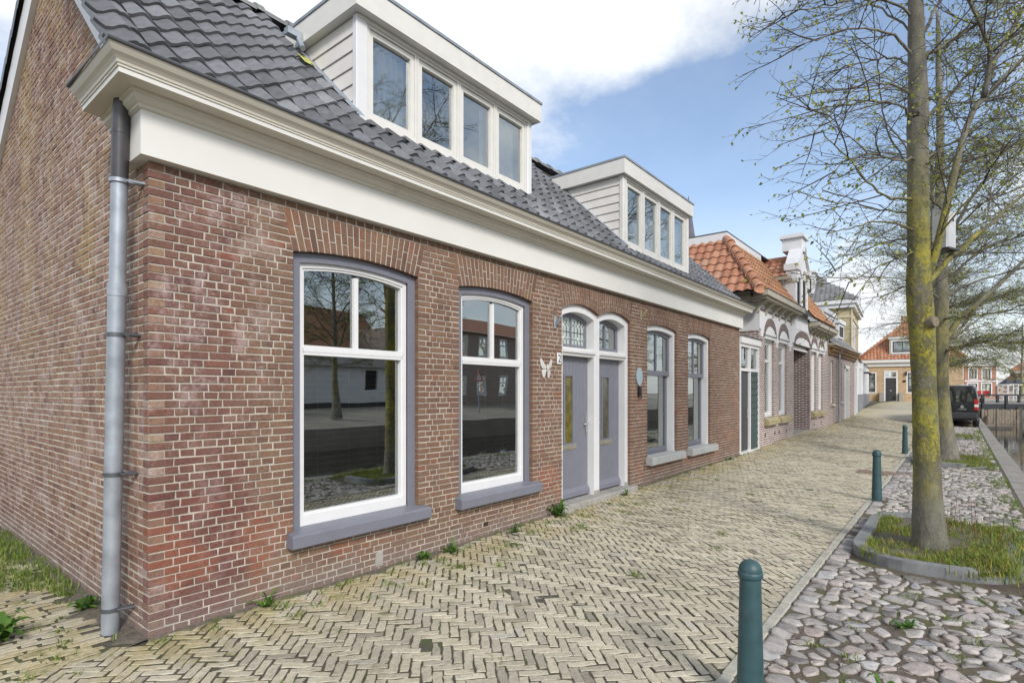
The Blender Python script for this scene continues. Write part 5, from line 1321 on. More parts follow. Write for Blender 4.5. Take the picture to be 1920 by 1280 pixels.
tiled_plane('front', t, m_otile, (-.2, -.3, zq + .02), (1, 0, 0), upv, 36, 16, .24, .265, lambda p: abs(p.x - ap) < (zt_ - p.z) / (zt_ - zq) * (HW / 2 + .28) and p.z < zt_, 0, 6)
MB().tube([(-.2, -.35, zq + .05), (ap, 1.95, zt_ + .05)], .12, 8).build('hip_tile', m_otile, t, smooth=True); MB().tube([(HW + .2, -.35, zq + .05), (ap, 1.95, zt_ + .05)], .12, 8).build('hip_tile', m_otile, t, smooth=True)
D = link('dormer', None, t); a, b_, c, d_ = wx(1666), wx(1712), wz(668), wz(634)
MB().box(a, b_, -.05, 2.2, c, d_ - .15).build('cheek', m_white, D); MB().box(a - .1, b_ + .1, -.2, 2.2, d_ - .2, d_).build('roof_edge', m_white, D)
fwin(D, lambda u, v, w: (u, -.06 - v, w), a + .1, b_ - .1, c + .12, d_ - .3, 0, .12, m_white, m_dgrey, mull=True, glass=m_fglass, blind=c + .2)
MB().box(ap - .5, ap + .5, 2.2, 3, zt_ - .5, zt_ + .5).build('chimney', m_tan, t); MB().box(wx(1626), wx(1630), -.004, .01, .2, .3).build('air_vent', m_black, t)
MB().box(o[1] + .35, o[1] + .55, -.06, 0, 1.75, 1.9).build('number_plate', m_black, t); MB().box(o[1] + .52, o[1] + .62, -.16, 0, 2.3, 2.6).build('wall_lamp', m_black, t)

# ---- buildings beyond the bridge
def far_house(name, label, px0, px1, pyb, pyt, Y, m, ops, deep=6):
    ex, ey, ez = P2(px0, pyb, Y); k = Y / F
    t = thing(name, label, 'house', (ex, ey, ez), TH - rad(90)); Wd, Ht = (px1 - px0) * k, (pyb - pyt) * k
    oo = [((a - px0) * k, (b - px0) * k, (pyb - c) * k, (pyb - d) * k) for a, b, c, d in ops]
    wm = MB(); holed(wm, fY, 0, Wd, -1, Ht, oo, .15); wm.quad((0, 0, -1), (0, deep, -1), (0, deep, Ht), (0, 0, Ht)).quad((Wd, 0, -1), (Wd, deep, -1), (Wd, deep, Ht), (Wd, 0, Ht)).quad((0, 0, Ht), (Wd, 0, Ht), (Wd, deep, Ht), (0, deep, Ht)); wm.build('wall', m, t)
    for q in oo: fwin(t, fY, *q, .03, .14, m_white, m_dgrey, mull=True, glass=m_fglass, blind=(q[2] + .35 if q[2] < 1.5 else None))
    return t, Wd, Ht, k
t, Wd, Ht, k = far_house('red_house', 'two storey red brick house with white window frames beyond the bridge', 1808, 1868, 746, 686, 75, m_rbrick, [(1813, 1834, 743, 717), (1839, 1860, 743, 717), (1815, 1833, 712, 689), (1840, 1859, 712, 689)])
MB().box(-.1, Wd + .1, -.25, .1, Ht, Ht + .5).build('eaves_board', m_white, t); MB().box(0, Wd, -.06, .02, Ht * .51, Ht * .55).build('band', m_white, t)
t, Wd, Ht, k = far_house('tan_house', 'tan brick house partly behind the black van', 1730, 1807, 746, 680, 74, m_tan, [(1793, 1806, 743, 720), (1793, 1806, 711, 690), (1760, 1780, 712, 690)])
MB().box(-.1, Wd - .05, -.25, .1, Ht, Ht + .4).build('eaves_board', m_white, t)
ex, ey, ez = P2(1872, 746, 66); k = 66 / F
t = thing('terrace_house', 'brown house with a steep orange roof at the right edge, behind the terrace', 'house', (ex, ey, ez), TH - rad(90 + 41))
MB().add([(1.1, 0, -1), (9, 0, -1), (9, 0, 3.2), (1.1, 0, 3.2), (1.1, 5, -1), (1.1, 5, 3.2)], [(0, 1, 2, 3), (0, 3, 5, 4)]).build('wall', m_bbrick, t)
MB().add([(.8, -.3, 3.1), (9, -.3, 3.1), (9, 2.5, 6.6), (4.4, 2.5, 6.6), (.8, 5.3, 3.1)], [(0, 1, 2, 3), (0, 3, 4)]).build('roof', m_otile, t)
MB().box(1.0, 9, -.35, -.28, 2.95, 3.15).build('eaves_board', m_white, t)
MB().add([(-.4, -1, 1.3), (1.2, -1, 2.9), (1.2, 1.5, 2.9), (-.4, 1.5, 1.3)], [(0, 1, 2, 3)]).add([(-.3, -.8, -1), (1.1, -.8, -1), (1.1, -.8, 2.75), (-.3, -.8, 1.35)], [(0, 1, 2, 3)], m=1).build('lean_to', [m_otile, m_rbrick], t)
for xa in (1.6, 2.5, 3.6): fwin(t, fY, xa, xa + .75, .2, 2.4, -.01, .1, m_white, m_white, glass=m_fglass)
for i, (px, pc) in enumerate(((1888, 'left of the two dark parasols with a yellow print, on the far terrace'), (1906, 'right of the two dark parasols with a yellow print, at the picture edge'))):
    x_, y_, z_ = P2(px, 748, 60); t = thing('parasol', pc, 'parasol', (x_, y_, z_), TH - rad(90), 'parasols on the far terrace')
    MB().tube([(0, 0, 0), (0, 0, 2.1)], .035, 8).build('pole', m_white, t)
    MB().add([(0, 0, 2.2), (-.52, -.52, 1.7), (.52, -.52, 1.7), (.52, .52, 1.7), (-.52, .52, 1.7), (-.52, -.52, 1.38), (.52, -.52, 1.38), (.52, .52, 1.38), (-.52, .52, 1.38)], [(0, 1, 2), (0, 2, 3), (0, 3, 4), (0, 4, 1), (1, 5, 6, 2), (2, 6, 7, 3), (4, 8, 5, 1), (3, 7, 8, 4)]).build('canopy', M('parasol_cloth', (.04, .045, .055), .8, bump=0) if i == 0 else bpy.data.materials['parasol_cloth'], t)
    MB().box(-.25, .25, -.54, -.522, 1.45, 1.63).build('print', M('yellow_print', (.35, .33, .14), .8, bump=0) if i == 0 else bpy.data.materials['yellow_print'], t)
m_red = M('red_cushion', (.5, .035, .025), .6, bump=0)
for i, px in enumerate((1835, 1850)):
    x_, y_, z_ = P2(px, 750, 58); t = thing('terrace_chair', 'red terrace chair seen through the bridge railing, %s of two' % ('left' if i == 0 else 'right'), 'chair', (x_, y_, z_), TH - rad(90), 'red chairs beyond the bridge')
    MB().bbox(-.33, .33, -.1, .5, .4, .52, .03).build('seat', m_red, t); MB().bbox(-.33, .33, .0, .1, .52, 1.0, .03).build('backrest', m_red, t)
    for sx in (-.3, .3):
        for yy in (-.06, .46): MB().tube([(sx, yy, 0), (sx, yy, .4)], .025, 6).build('leg', m_steel, t)
for i in range(2):
    x_, y_, z_ = P2((1880, 1900)[i], 752, 57); t = thing('terrace_screen', 'white framed glass wind screen on the far terrace, %s one' % ('left' if i == 0 else 'right'), 'screen', (x_, y_, z_), TH - rad(90), 'wind screens on the terrace')
    f = MB()
    for xa in (-.5, 0, .5): f.box(xa - .03, xa + .03, -.03, .03, 0, 1.75)
    f.box(-.5, .5, -.028, .028, 1.7, 1.76).box(-.5, .5, -.028, .028, .5, .55).build('frame', m_white, t); MB().quad((-.5, 0, .05), (.5, 0, .05), (.5, 0, 1.7), (-.5, 0, 1.7)).build('pane', m_fglass, t)
# church spire far behind the roofs
x_, y_, z_ = P2(1291, 735, 100); t = thing('church_spire', 'slate church spire just showing behind the far dormer', 'spire', (x_, y_, .5), 0)
MB().box(-3.3, 3.3, -3.3, 3.3, 0, 20).build('tower', m_bbrick, t)
MB().lathe([(3.7, 20), (3.5, 20.6), (1.2, 29), (.02, 36.5)], 8).build('spire', M('slate', (.11, .1, .13), .7, var=.2, scale=1), t)
# ------------------------------------------------------------------ bollards
bl_lab = ('green bollard at the street edge, nearest and cut off by the bottom of the picture', 'green bollard beside the first tree, between kerb and cobbles', 'green bollard half hidden by the first tree trunk, beside the brick drain strip')
bprof = [(.0675, -.1), (.0665, .0), (.051, .652), (.051, .656), (.058, .661), (.0605, .668), (.0605, .683), (.058, .689), (.0555, .691), (.0565, .695), (.0535, .712), (.046, .728), (.034, .74), (.018, .747), (.001, .749)]
bm1 = MB().lathe(bprof[:4], 28).mesh('shaft', m_boll, True); bm2 = MB().lathe(bprof[3:], 28).mesh('cap', m_boll, True)
for me in (bm1, bm2): sharp(me, 40)
for i, (x, y) in enumerate(BOLL[:3]):
    t = thing('bollard', bl_lab[i], 'bollard', (x, y, gz(x, y)), .7 * i, 'bollards along the street edge')
    link('shaft', bm1, t); link('cap', bm2, t)
# brick drain strip by the third bollard
b = MB(); r = R(2); m_drain = M('red_clinker', (.2, .145, .115), .85, var=.3, scale=14, bump=.4)
ds = thing('drain_strip', 'strip of red bricks with a grate across the street edge by the second bollard', 'drain', (0, 0, 0))
for i in range(5):
    for j in range(5):
        x, y = 11.5 + i * .1, -3.02 + .22 * (j - 1.5); b = MB().bbox(-.045, .045, -.103, .103, -.05, .004, .006, r.random()); o = b.build('brick', m_drain, ds); o.location = (x, y - .1, gz(x, y) + .012 + r.gauss(0, .002))
# ------------------------------------------------------------------ planters
def blades(mb, n, place, h, r, w=.004, lean=.5):
    for _ in range(n):
        x, y, z, k = place(r); hh = h * r.uniform(.5, 1.25) * k; a = r.uniform(0, 6.283); l = r.uniform(.1, lean) * hh; dx, dy = math.cos(a), math.sin(a); ww = w * r.uniform(.7, 1.3)
        px, py = -dy * ww, dx * ww; t = min(1, max(0, r.gauss(.5, .25)))
        m1 = (x + dx * l * .35, y + dy * l * .35, z + hh * .6); tip = (x + dx * l * 1.2, y + dy * l * 1.2, z + hh * (.98 - .25 * lean * r.random()))
        mb.add([(x - px, y - py, z), (x + px, y + py, z), (m1[0] + px * .8, m1[1] + py * .8, m1[2]), (m1[0] - px * .8, m1[1] - py * .8, m1[2]), tip], [(0, 1, 2, 3), (3, 2, 4)], t)
def rosette(name, mat, parent, c, n, L, w, seed, up=.35, z=0):
    r = R(seed); b = MB()
    for i in range(n):
        a = 6.283 * i / n + r.uniform(-.3, .3); l = L * r.uniform(.6, 1.1); e = up * r.uniform(.3, 1.5); vs = []
        for k in range(6):
            f = k / 5; ww = w * math.sin(math.pi * min(1, .12 + f * .86)) * (1 + .35 * math.sin(f * 16)); d = l * f; zz = z + l * e * math.sin(f * 2.2)
            vs += [(c[0] + math.cos(a) * d - math.sin(a) * ww, c[1] + math.sin(a) * d + math.cos(a) * ww, c[2] + zz + ww * .25), (c[0] + math.cos(a) * d, c[1] + math.sin(a) * d, c[2] + zz), (c[0] + math.cos(a) * d + math.sin(a) * ww, c[1] + math.sin(a) * d - math.cos(a) * ww, c[2] + zz + ww * .25)]
        b.add(vs, [q for k in range(5) for q in ((3 * k, 3 * k + 1, 3 * k + 4, 3 * k + 3), (3 * k + 1, 3 * k + 2, 3 * k + 5, 3 * k + 4))], min(1, max(0, r.gauss(.5, .25))))
    return b.build(name, mat, parent, smooth=True)
plab = ('grey concrete tree planter with grass round the first tree', 'grey concrete tree planter round the second tree trunk', 'grey concrete tree planter beyond the second, before the van')
for pi_, (c, h) in enumerate(PL):
    t = thing('tree_planter', plab[pi_], 'planter', (c, -3.87, 0), 0, 'planters round the trees'); y0, y1 = -.65, .65
    out = []
    def rr(x0, x1, ya, yb, rad_, n=8):
        o = []
        for cx, cy, a0 in ((x1 - rad_, yb - rad_, 0), (x0 + rad_, yb - rad_, 90), (x0 + rad_, ya + rad_, 180), (x1 - rad_, ya + rad_, 270)):
            for i in range(n + 1): a = rad(a0 + 90 * i / n); o.append((cx + rad_ * math.cos(a), cy + rad_ * math.sin(a)))
        return o
    oo, ii = rr(-h, h, y0, y1, .55), rr(-h + .11, h - .11, y0 + .11, y1 - .11, .44); n = len(oo)
    segs = 9
    for s_ in range(segs):                                    # kerb in cast pieces; the far-left ones have sunk under moss
        a, bq = int(n * s_ / segs), int(n * (s_ + 1) / segs); mb = MB(); mx_, my_ = oo[(a + bq) // 2 % n]; sunk = my_ < -.12; zt = .03 if sunk else .1; zz = lambda x, y: gz(c + x, -3.87 + y)
        idx = [(a + k) % n for k in range(bq - a + 1)]; vs = []
        for k in idx:
            (xo, yo), (xi, yi) = oo[k], ii[k]; z = 0
            vs += [(xo, yo, -.1), (xo, yo, zt - .015), (xo * .985 + xi * .015, yo * .97 + yi * .03, zt), (xi, yi, zt), (xi, yi, 0)]
        m_ = len(idx); mb.add(vs, [(5 * k + j, 5 * k + j + 1, 5 * k + j + 6, 5 * k + j + 5) for k in range(m_ - 1) for j in range(4)] + [(0, 1, 2, 3, 4), tuple(5 * (m_ - 1) + j for j in range(5))[::-1]])
        mb.build('kerb_piece', m_planter, t)
    MB().add([(x, y, .055 + .02 * mnoise.noise((x * 3, y * 3, c))) for x, y in ii] + [(0, 0, .09)], [(k, (k + 1) % n, n) for k in range(n)]).build('soil', m_dirt, t)
    g_ = MB(); r = R(40 + pi_)
    def plc(r):
        while True:
            x, y = r.uniform(-h + .1, h - .1), r.uniform(y0 + .1, y1 - .1); q = mnoise.noise((x * 2.2, y * 2.2, 7 + c))
            over = r.random() < .22
            if over: x, y = r.uniform(-h - .06, h - .1), r.uniform(-.72, -.1)          # spills over the sunken side
            if (q > -.12 or over) and math.hypot(x, y) > .17: return x, y, .05, .55 + 1.0 * max(0, q)
    blades(g_, (3600, 1800, 800)[pi_], plc, .11, r, .0035, 1.2); g_.build('grass', m_dgrass, t, kind='stuff')
    g_ = MB(); blades(g_, (2900, 1500, 600)[pi_], plc, .12, r, .0035, .9); g_.build('green_grass', m_grass, t, kind='stuff')
    st = MB()
    for k in range(26 if pi_ < 2 else 8):                       # dry red-brown stalks and small herbs behind the trunk
        x, y = r.uniform(-.2, h - .2), r.uniform(-.6, .1); z = .06; L = r.uniform(.12, .42); a = r.uniform(0, 6.28); st.tube([(x, y, z), (x + .03 * math.cos(a), y + .03 * math.sin(a), z + L * .6), (x + .12 * L * math.cos(a), y + .12 * L * math.sin(a), z + L)], [.004, .003, .0015], 4, r.random())
    st.build('dry_stalks', ramped('stalk', [(0, (.08, .03, .025)), (.5, (.15, .055, .045)), (1, (.2, .15, .08))]) if 'stalk' not in bpy.data.materials else bpy.data.materials['stalk'], t, kind='stuff')
    hb = MB()
    for k in range(420 if pi_ < 2 else 120):
        x, y, z, _ = plc(r)
        if x < -.1 and r.random() < .7: continue
        s_ = r.uniform(.012, .028); zz = z + r.uniform(.02, .14); a = r.uniform(0, 6.28); hb.add([(x, y, zz), (x + s_ * math.cos(a), y + s_ * math.sin(a), zz + .006), (x + s_ * 1.3 * math.cos(a + .7), y + s_ * 1.3 * math.sin(a + .7), zz + .012), (x + s_ * math.cos(a + 1.4), y + s_ * math.sin(a + 1.4), zz + .004)], [(0, 1, 2, 3)], r.random())
    hb.build('herbs', m_weed, t, kind='stuff')

# ------------------------------------------------------------------ trees
class Tree:
    def __init__(s, seed): s.r = R(seed); s.limb = []; s.tw = MB(); s.lf = MB(); s.n = 0
    def vec(s, d, ang, az):
        d = d.normalized(); a = d.orthogonal().normalized(); b = d.cross(a); return d * math.cos(ang) + (a * math.cos(az) + b * math.sin(az)) * math.sin(ang)
    def poly(s, p, d, L, k, wob, lift):
        pts = [p.copy()]; d = d.normalized()
        for i in range(k):
            d = (d + Vector((s.r.gauss(0, wob), s.r.gauss(0, wob), s.r.gauss(0, wob * .7) + lift))).normalized(); p = p + d * (L / k); pts.append(p)
        return pts
    def bud(s, p, d, size):
        r = s.r; a = s.vec(d, r.uniform(.5, 1.3), r.uniform(0, 6.28)); L = size * r.uniform(.5, 1.25); w = L * r.uniform(.3, .5); sd = a.cross(Vector((r.gauss(0, 1), r.gauss(0, 1), r.gauss(0, 1)))).normalized() * w; a = (a + Vector((0, 0, -.25))).normalized()
        dn = Vector((0, 0, -.25 * L))
        s.lf.add([tuple(p), tuple(p + a * L * .5 + sd), tuple(p + a * L + dn), tuple(p + a * L * .5 - sd)], [(0, 1, 2, 3)], r.random())
    def spawn(s, pts, r0, lvl, bud=.034, dens=1.0):
        """side shoots of a shoot; lvl 1 = branchlets of a limb, 2 = twigs, 3 = spurs"""
        r = s.r; tot = sum((b - a).length for a, b in zip(pts, pts[1:]))
        step = {1: .15, 2: .085, 3: .065}[lvl] / dens
        n = int(tot / step * r.uniform(.8, 1.2)); K = len(pts) - 1
        for i in range(n):
            f = (.12 if lvl > 1 else .2) + (.88 if lvl > 1 else .8) * (i + r.random()) / n; f = min(f, .995); q = f * K; k = int(q); p = pts[k].lerp(pts[k + 1], q - k); d = (pts[k + 1] - pts[k]).normalized()
            az = r.uniform(0, 6.28); nd = s.vec(d, r.uniform(.45, .95), az); nd.z *= .6
            L = {1: r.uniform(.45, 1.25) * (1.15 - .55 * f) * min(1.2, .35 + tot * .3), 2: r.uniform(.14, .5) * (1.1 - .4 * f), 3: r.uniform(.04, .17)}[lvl]
            rr = {1: .0068, 2: .0034, 3: .0022}[lvl] * r.uniform(.8, 1.2)
            c = s.poly(p, nd, L, {1: 5, 2: 3, 3: 2}[lvl], {1: .09, 2: .1, 3: .1}[lvl], {1: .02, 2: .03, 3: .04}[lvl])
            m = len(c); s.tw.tube(c, [rr * (1 - .62 * j / (m - 1)) for j in range(m)], 4 if lvl == 1 else 3, r.random() * (.7 if lvl > 1 else 1), cap=False); s.n += 1
            if lvl < 3: s.spawn(c, rr, lvl + 1, bud, dens)
            if lvl >= 2:
                for j in range(1 if lvl == 3 else 2):
                    if r.random() < .8: s.bud(c[-1], (c[-1] - c[-2]), bud)
                if r.random() < .35: s.bud(c[len(c) // 2], (c[-1] - c[-2]), bud * .7)
    def limb_(s, pts, r0, r1, dens=1.0, bud=.034, smooth=3):
        pts = [Vector(p) for p in pts]
        for _ in range(smooth):
            if len(pts) > 40: break
            pts = [pts[0]] + [q for a, b in zip(pts, pts[1:]) for q in (a.lerp(b, .25), a.lerp(b, .75))] + [pts[-1]]
        st = max(1, len(pts) // 14); pts = pts[::st] + ([pts[-1]] if (len(pts) - 1) % st else [])
        pts = [pts[0]] + [p + Vector((s.r.gauss(0, .012), s.r.gauss(0, .012), s.r.gauss(0, .012))) * min(1, r0 / .02) for p in pts[1:]]
        m = len(pts); rs = [r0 + (r1 - r0) * (j / (m - 1)) ** .8 for j in range(m)]
        s.limb.append(MB().tube(pts, rs, 10 if r0 > .03 else 6)); s.spawn(pts, r0, 1, bud, dens); return pts
    def finish(s, t, trunk, mat):
        trunk.build('trunk', mat, t, smooth=True)
        for b in s.limb: b.build('limb', mat, t, smooth=True)
        s.tw.build('twigs', m_twig, t, kind='stuff'); s.lf.build('leaf_buds', m_leaf, t, kind='stuff')
def trunk_mesh(path, radii, base, n=22, seed=0):
    """lumpy tapering trunk through world points, flared at the foot"""
    pts = [Vector(p) - base for p in path]; fine = []; rf = []
    for i in range(len(pts) - 1):
        for k in range(8): f = k / 8; fine.append(pts[i].lerp(pts[i + 1], f)); rf.append(radii[i] + (radii[i + 1] - radii[i]) * f)
    fine.append(pts[-1]); rf.append(radii[-1])
    b = MB().tube(fine, rf, n)
    for i in range(len(fine)):
        c = fine[i]
        for k in range(n):
            v = Vector(b.v[i * n + k]); d = v - c; q = 1 + .09 * mnoise.noise(Vector((v.x * 5, v.y * 5, v.z * 2 + seed))) + .05 * mnoise.noise(Vector((v.x * 18, v.y * 18, v.z * 9 + seed)))
            b.v[i * n + k] = tuple(c + d * q)
    return b
# first tree, its limbs following the photograph's
T1 = 5.45
base = Vector(P2(1742, 1018, T1)); base.z = .06
t = thing('lime_tree', 'lime tree with yellow lichen on its trunk, nearest the standpoint, in the first planter', 'tree', base, 0, 'lime trees along the quay')
pt = lambda px, py, dy=0: Vector(P2(px, py, T1 + dy))
tr = trunk_mesh([pt(1744, 1040), pt(1742, 1005), pt(1740, 930), pt(1736, 820), pt(1732, 700), pt(1727, 600), pt(1723, 540), pt(1722, 440), pt(1721, 330), pt(1720, 235), pt(1722, 225), pt(1719, 110), pt(1716, 0), pt(1712, -160), pt(1716, -340)],
                [.18, .142, .122, .109, .1, .111, .106, .091, .087, .087, .091, .075, .062, .047, .025], base, seed=2)
cu = pt(1744, 604, -.1) - base; fw = Vector((cT, sT, 0)); rt_ = Vector((sT, -cT, 0)); a = MB().tube([cu + fw * .06, cu - fw * .02 + rt_ * .005, cu - fw * .05 + rt_ * .01, cu - fw * .055 + rt_ * .012], [.075, .056, .05, .046], 14)   # sawn stub
T = Tree(5)
L = lambda *pp: [pt(*p) - base for p in pp]
T.limb_(L((1736, 520), (1760, 455, -.05), (1782, 365, -.1), (1802, 262, -.1), (1837, 192, -.05), (1872, 160, 0), (1925, 105, .1), (2010, 20, .2), (2080, -90, .3)), .043, .01)
T.limb_(L((1846, 180, -.05), (1858, 130, -.1), (1850, 66, -.15), (1820, 0, -.2), (1790, -90, -.3), (1780, -200, -.3)), .03, .008)
T.limb_(L((1856, 150, -.05), (1868, 105, .0), (1895, 60, .1), (1925, 10, .2), (1960, -80, .3)), .026, .007)
T.limb_(L((1738, 530), (1765, 500, .1), (1800, 465, .2), (1840, 437, .3), (1880, 400, .4), (1925, 362, .5), (2020, 290, .6)), .036, .01)
T.limb_(L((1726, 120), (1745, 100, -.05), (1790, 70, -.1), (1850, 35, -.1), (1930, -40, 0)), .03, .008)
T.limb_(L((1724, 240), (1750, 205, .3), (1790, 170, .6), (1840, 110, .9), (1900, 60, 1.2)), .028, .008)
for pp, r0 in (((( 1716, 372), (1662, 374, -.1), (1620, 356, -.15), (1592, 326, -.2), (1545, 285, -.25), (1496, 248, -.3)), .017),
               (((1712, 110), (1671, 66, -.1), (1600, 52, -.2), (1530, 60, -.3), (1457, 84, -.4)), .017), (((1712, 30), (1640, -8, -.2), (1540, 2, -.3), (1470, 15, -.4), (1404, 22, -.5)), .014),
               (((1714, 130), (1668, 105, .1), (1619, 114, .2), (1560, 122, .3), (1490, 145, .4)), .015), (((1712, 220), (1668, 190, -.2), (1600, 190, -.3), (1530, 200, -.4), (1462, 207, -.5)), .014),
               (((1712, 320), (1668, 280, .2), (1640, 215, .3), (1632, 150, .35), (1620, 80, .4)), .012), (((1714, 432), (1660, 415, -.2), (1600, 415, -.3), (1560, 430, -.35), (1509, 437, -.4)), .012),
               (((1714, 445), (1660, 452, .2), (1600, 465, .3), (1560, 490, .35), (1528, 508, .4)), .01), (((1716, 300), (1672, 300, -.3), (1610, 285, -.5), (1545, 300, -.6), (1498, 360, -.7)), .013),
               (((1714, 470), (1690, 480, -.3), (1640, 495, -.4), (1585, 520, -.5), (1560, 530, -.55)), .009), (((1714, 400), (1640, 395, .3), (1570, 380, .5), (1498, 385, .6)), .011),
               (((1714, 180), (1650, 150, -.4), (1560, 165, -.7), (1480, 250, -.9)), .013), (((1712, 60), (1640, 20, .3), (1570, -20, .5), (1500, -40, .6), (1430, -30, .7)), .013), (((1712, -40), (1630, -110, 0), (1540, -140, -.2), (1440, -120, -.3)), .016),
               (((1712, -60), (1690, -180, .4), (1620, -300, .8), (1560, -420, 1)), .02), (((1714, -100), (1780, -240, -.4), (1850, -400, -.8)), .02), (((1714, -150), (1700, -330, .1), (1690, -520, .1)), .022),
               (((1712, -80), (1650, -230, -.6), (1600, -330, -1)), .018), (((1714, 20), (1700, -60, .7), (1660, -150, 1.4), (1640, -260, 1.9)), .02), (((1730, 60), (1780, -30, .6), (1840, -130, 1.2), (1880, -260, 1.6)), .02),
               (((1735, 300), (1790, 260, .7), (1850, 230, 1.2), (1920, 180, 1.6)), .014), (((1738, 400), (1790, 330, .5), (1850, 300, .8), (1930, 270, 1.1)), .012), (((1738, 470), (1800, 390, -.3), (1860, 330, -.5), (1930, 300, -.6)), .012)):
    if pp[-1][0] < 1690: pp = tuple((1716 + (q[0] - 1716) * .8,) + tuple(q[1:]) for q in pp)
    T.limb_(L(*pp), r0, .0035, .74 if pp[-1][0] < 1690 else 1.0)
T.finish(t, tr, m_bark); a.build('sawn_stub', M('cut_wood', (.2, .165, .115), .85, var=.35, scale=25, bump=.5), t)
# nest box on the first tree
nx = Vector(P2(1770, 468, T1 + .12)); nb = thing('nest_box', 'white wooden nest box fixed beside the first tree trunk', 'nest box', nx, TH - rad(62))
m_nest = M('nest_paint', (.6, .61, .62), .6, var=.1, dirt=((.35, .36, .33), 5, .5, .6)); MB().box(-.095, .095, -.06, .06, .0, .37).build('body', m_nest, nb); MB().add([(-.095, -.06, .37), (.095, -.06, .37), (.095, .06, .45), (-.095, .06, .45), (-.095, .06, .37), (.095, .06, .37)], [(0, 1, 2, 3), (0, 3, 4), (1, 5, 2), (3, 2, 5, 4)]).build('gable_top', m_nest, nb)
MB().box(-.11, .11, -.09, .075, -.02, -.001).build('base_board', m_dgrey, nb); MB().box(.0955, .099, -.004, .012, .0, .4).build('edge_strip', m_dgrey, nb); MB().tube([(.04, -.0605, .29), (.04, -.0625, .29)], .018, 12).build('entrance_hole', m_black, nb)
# second tree
T2 = 12.5; base2 = Vector(P2(1776, 862, T2)); base2.z = .06
pt2 = lambda px, py, dy=0: Vector(P2(px, py, T2 + dy)); L2 = lambda *pp: [pt2(*p) - base2 for p in pp]
t2 = thing('lime_tree', 'second lime tree, partly behind the first trunk, in the second planter', 'tree', base2, 0, 'lime trees along the quay')
tr2 = trunk_mesh([pt2(1777, 880), pt2(1775, 850), pt2(1768, 790), pt2(1764, 700), pt2(1764, 640), pt2(1766, 580), pt2(1764, 480), pt2(1762, 380), pt2(1763, 250), pt2(1760, 130), pt2(1758, 20)], [.28, .22, .165, .14, .145, .13, .105, .09, .075, .06, .03], base2, seed=8)
T = Tree(9)
T.limb_(L2((1768, 640), (1790, 610), (1830, 570, -.2), (1870, 535, -.3), (1920, 490, -.4), (1990, 430, -.5)), .09, .02, .9)
T.limb_(L2((1766, 560), (1800, 540, .4), (1850, 520, .8), (1930, 500, 1.2)), .05, .012, .9); T.limb_(L2((1764, 500), (1800, 400, -.5), (1850, 330, -.9), (1920, 280, -1.2)), .05, .012, .9)
T.limb_(L2((1764, 420), (1730, 330, -.3), (1690, 260, -.5), (1640, 210, -.7)), .03, .008, .7); T.limb_(L2((1764, 520), (1720, 470, .2), (1670, 450, .4), (1620, 440, .5)), .028, .007, .8)
T.limb_(L2((1764, 560), (1715, 530, -.4), (1680, 520, -.8), (1630, 520, -1)), .024, .007, .7)
for pp in (((1766, 660), (1800, 650, -.5), (1850, 640, -1.0), (1910, 620, -1.5)), ((1766, 640), (1810, 640, .6), (1860, 645, 1.2), (1920, 640, 1.8)), ((1766, 600), (1810, 590, -.8), (1860, 590, -1.6), (1930, 570, -2.4)),
           ((1766, 590), (1815, 560, 1.0), (1870, 560, 2), (1940, 550, 3)), ((1766, 540), (1820, 480, -.4), (1880, 450, -.7), (1950, 420, -1)), ((1764, 470), (1820, 430, .8), (1880, 400, 1.4), (1950, 380, 2))):
    T.limb_(L2(*pp), .035, .006, 1.15)
r = R(77)
for k in range(26):
    z = r.uniform(4.1, 9.3); p = Vector(P2(1763, 734 - (z - 1.6) * F / T2, T2)) - base2; a = r.uniform(0, 6.283); Lg = r.uniform(1.8, 3.2) * (1.25 - z / 14)
    d = Vector((math.cos(a), math.sin(a), r.uniform(.1, .6) + (z - 4) * .05)); T.limb_(T.poly(p, d, Lg, 5, .1, -.02 if z < 5 else .03), .03 * (1.3 - z / 14), .006, .85, smooth=1)
T.finish(t2, tr2, m_bark2)
for x, y, rz_, sc_, lb in ((23.4, -3.42, .35, 1.0, 'third lime tree along the quay, behind the second trunk, before the van'), (38, -2.95, -.3, 1.05, 'fourth lime tree along the quay, beyond the black van'), (69, -14, 1.0, 1.0, 'bare tree on the far corner beyond the bridge, at the right edge'), (76, 12, 5.2, 1.1, 'bare tree standing behind the tan cottage with the orange roof'),
                           (96, -30, .6, 1.3, 'bare tree far off behind the terrace parasols'), (16, -20, 3.0, 1.0, 'bare tree across the canal, seen in the window reflections'), (84, -9.5, 2.6, .9, 'bare tree between the red house and the terrace')):
    c = copy_tree(t2); c.location = (x, y, gz(x, y) if y > -5 else .5); c.rotation_euler.z = rz_; c.scale = (sc_,) * 3; c['label'] = lb
    if x > 40 or y < -5: c['group'] = 'bare trees in the distance'

# ------------------------------------------------------------------ grass, weeds and moss along the edges
g_ = MB(); r = R(51)
def alley_g(r):
    while True:
        x, y = r.uniform(-1.5, -.03), r.uniform(1.0, 4.4); q = mnoise.noise((x * 2.4, y * 1.6, 4)); e = (y - 1.25) * .45 - (-x - .05) * .3
        if e + q * .5 > .1: return x, y, -.005, .75 + .6 * max(0, q)
blades(g_, 6500, alley_g, .095, r, .0035, 1.1); g_.build('alley_grass', m_grass, kind='stuff')
g_ = MB()
def strip_g(r):
    while True:
        x = 3 + 26 * r.random() ** 1.3; y = -4.72 + abs(r.gauss(0, .14)); q = mnoise.noise((x * 1.1, y * 2, 2))
        if y < -3.4 and q > -.25 and not in_planter(x, y, .0): return x, y, gz(x, y) - .005, .6 + .6 * max(0, q)
blades(g_, 7000, strip_g, .07, r, .004, 1.2); g_.build('quay_edge_grass', m_grass, kind='stuff')
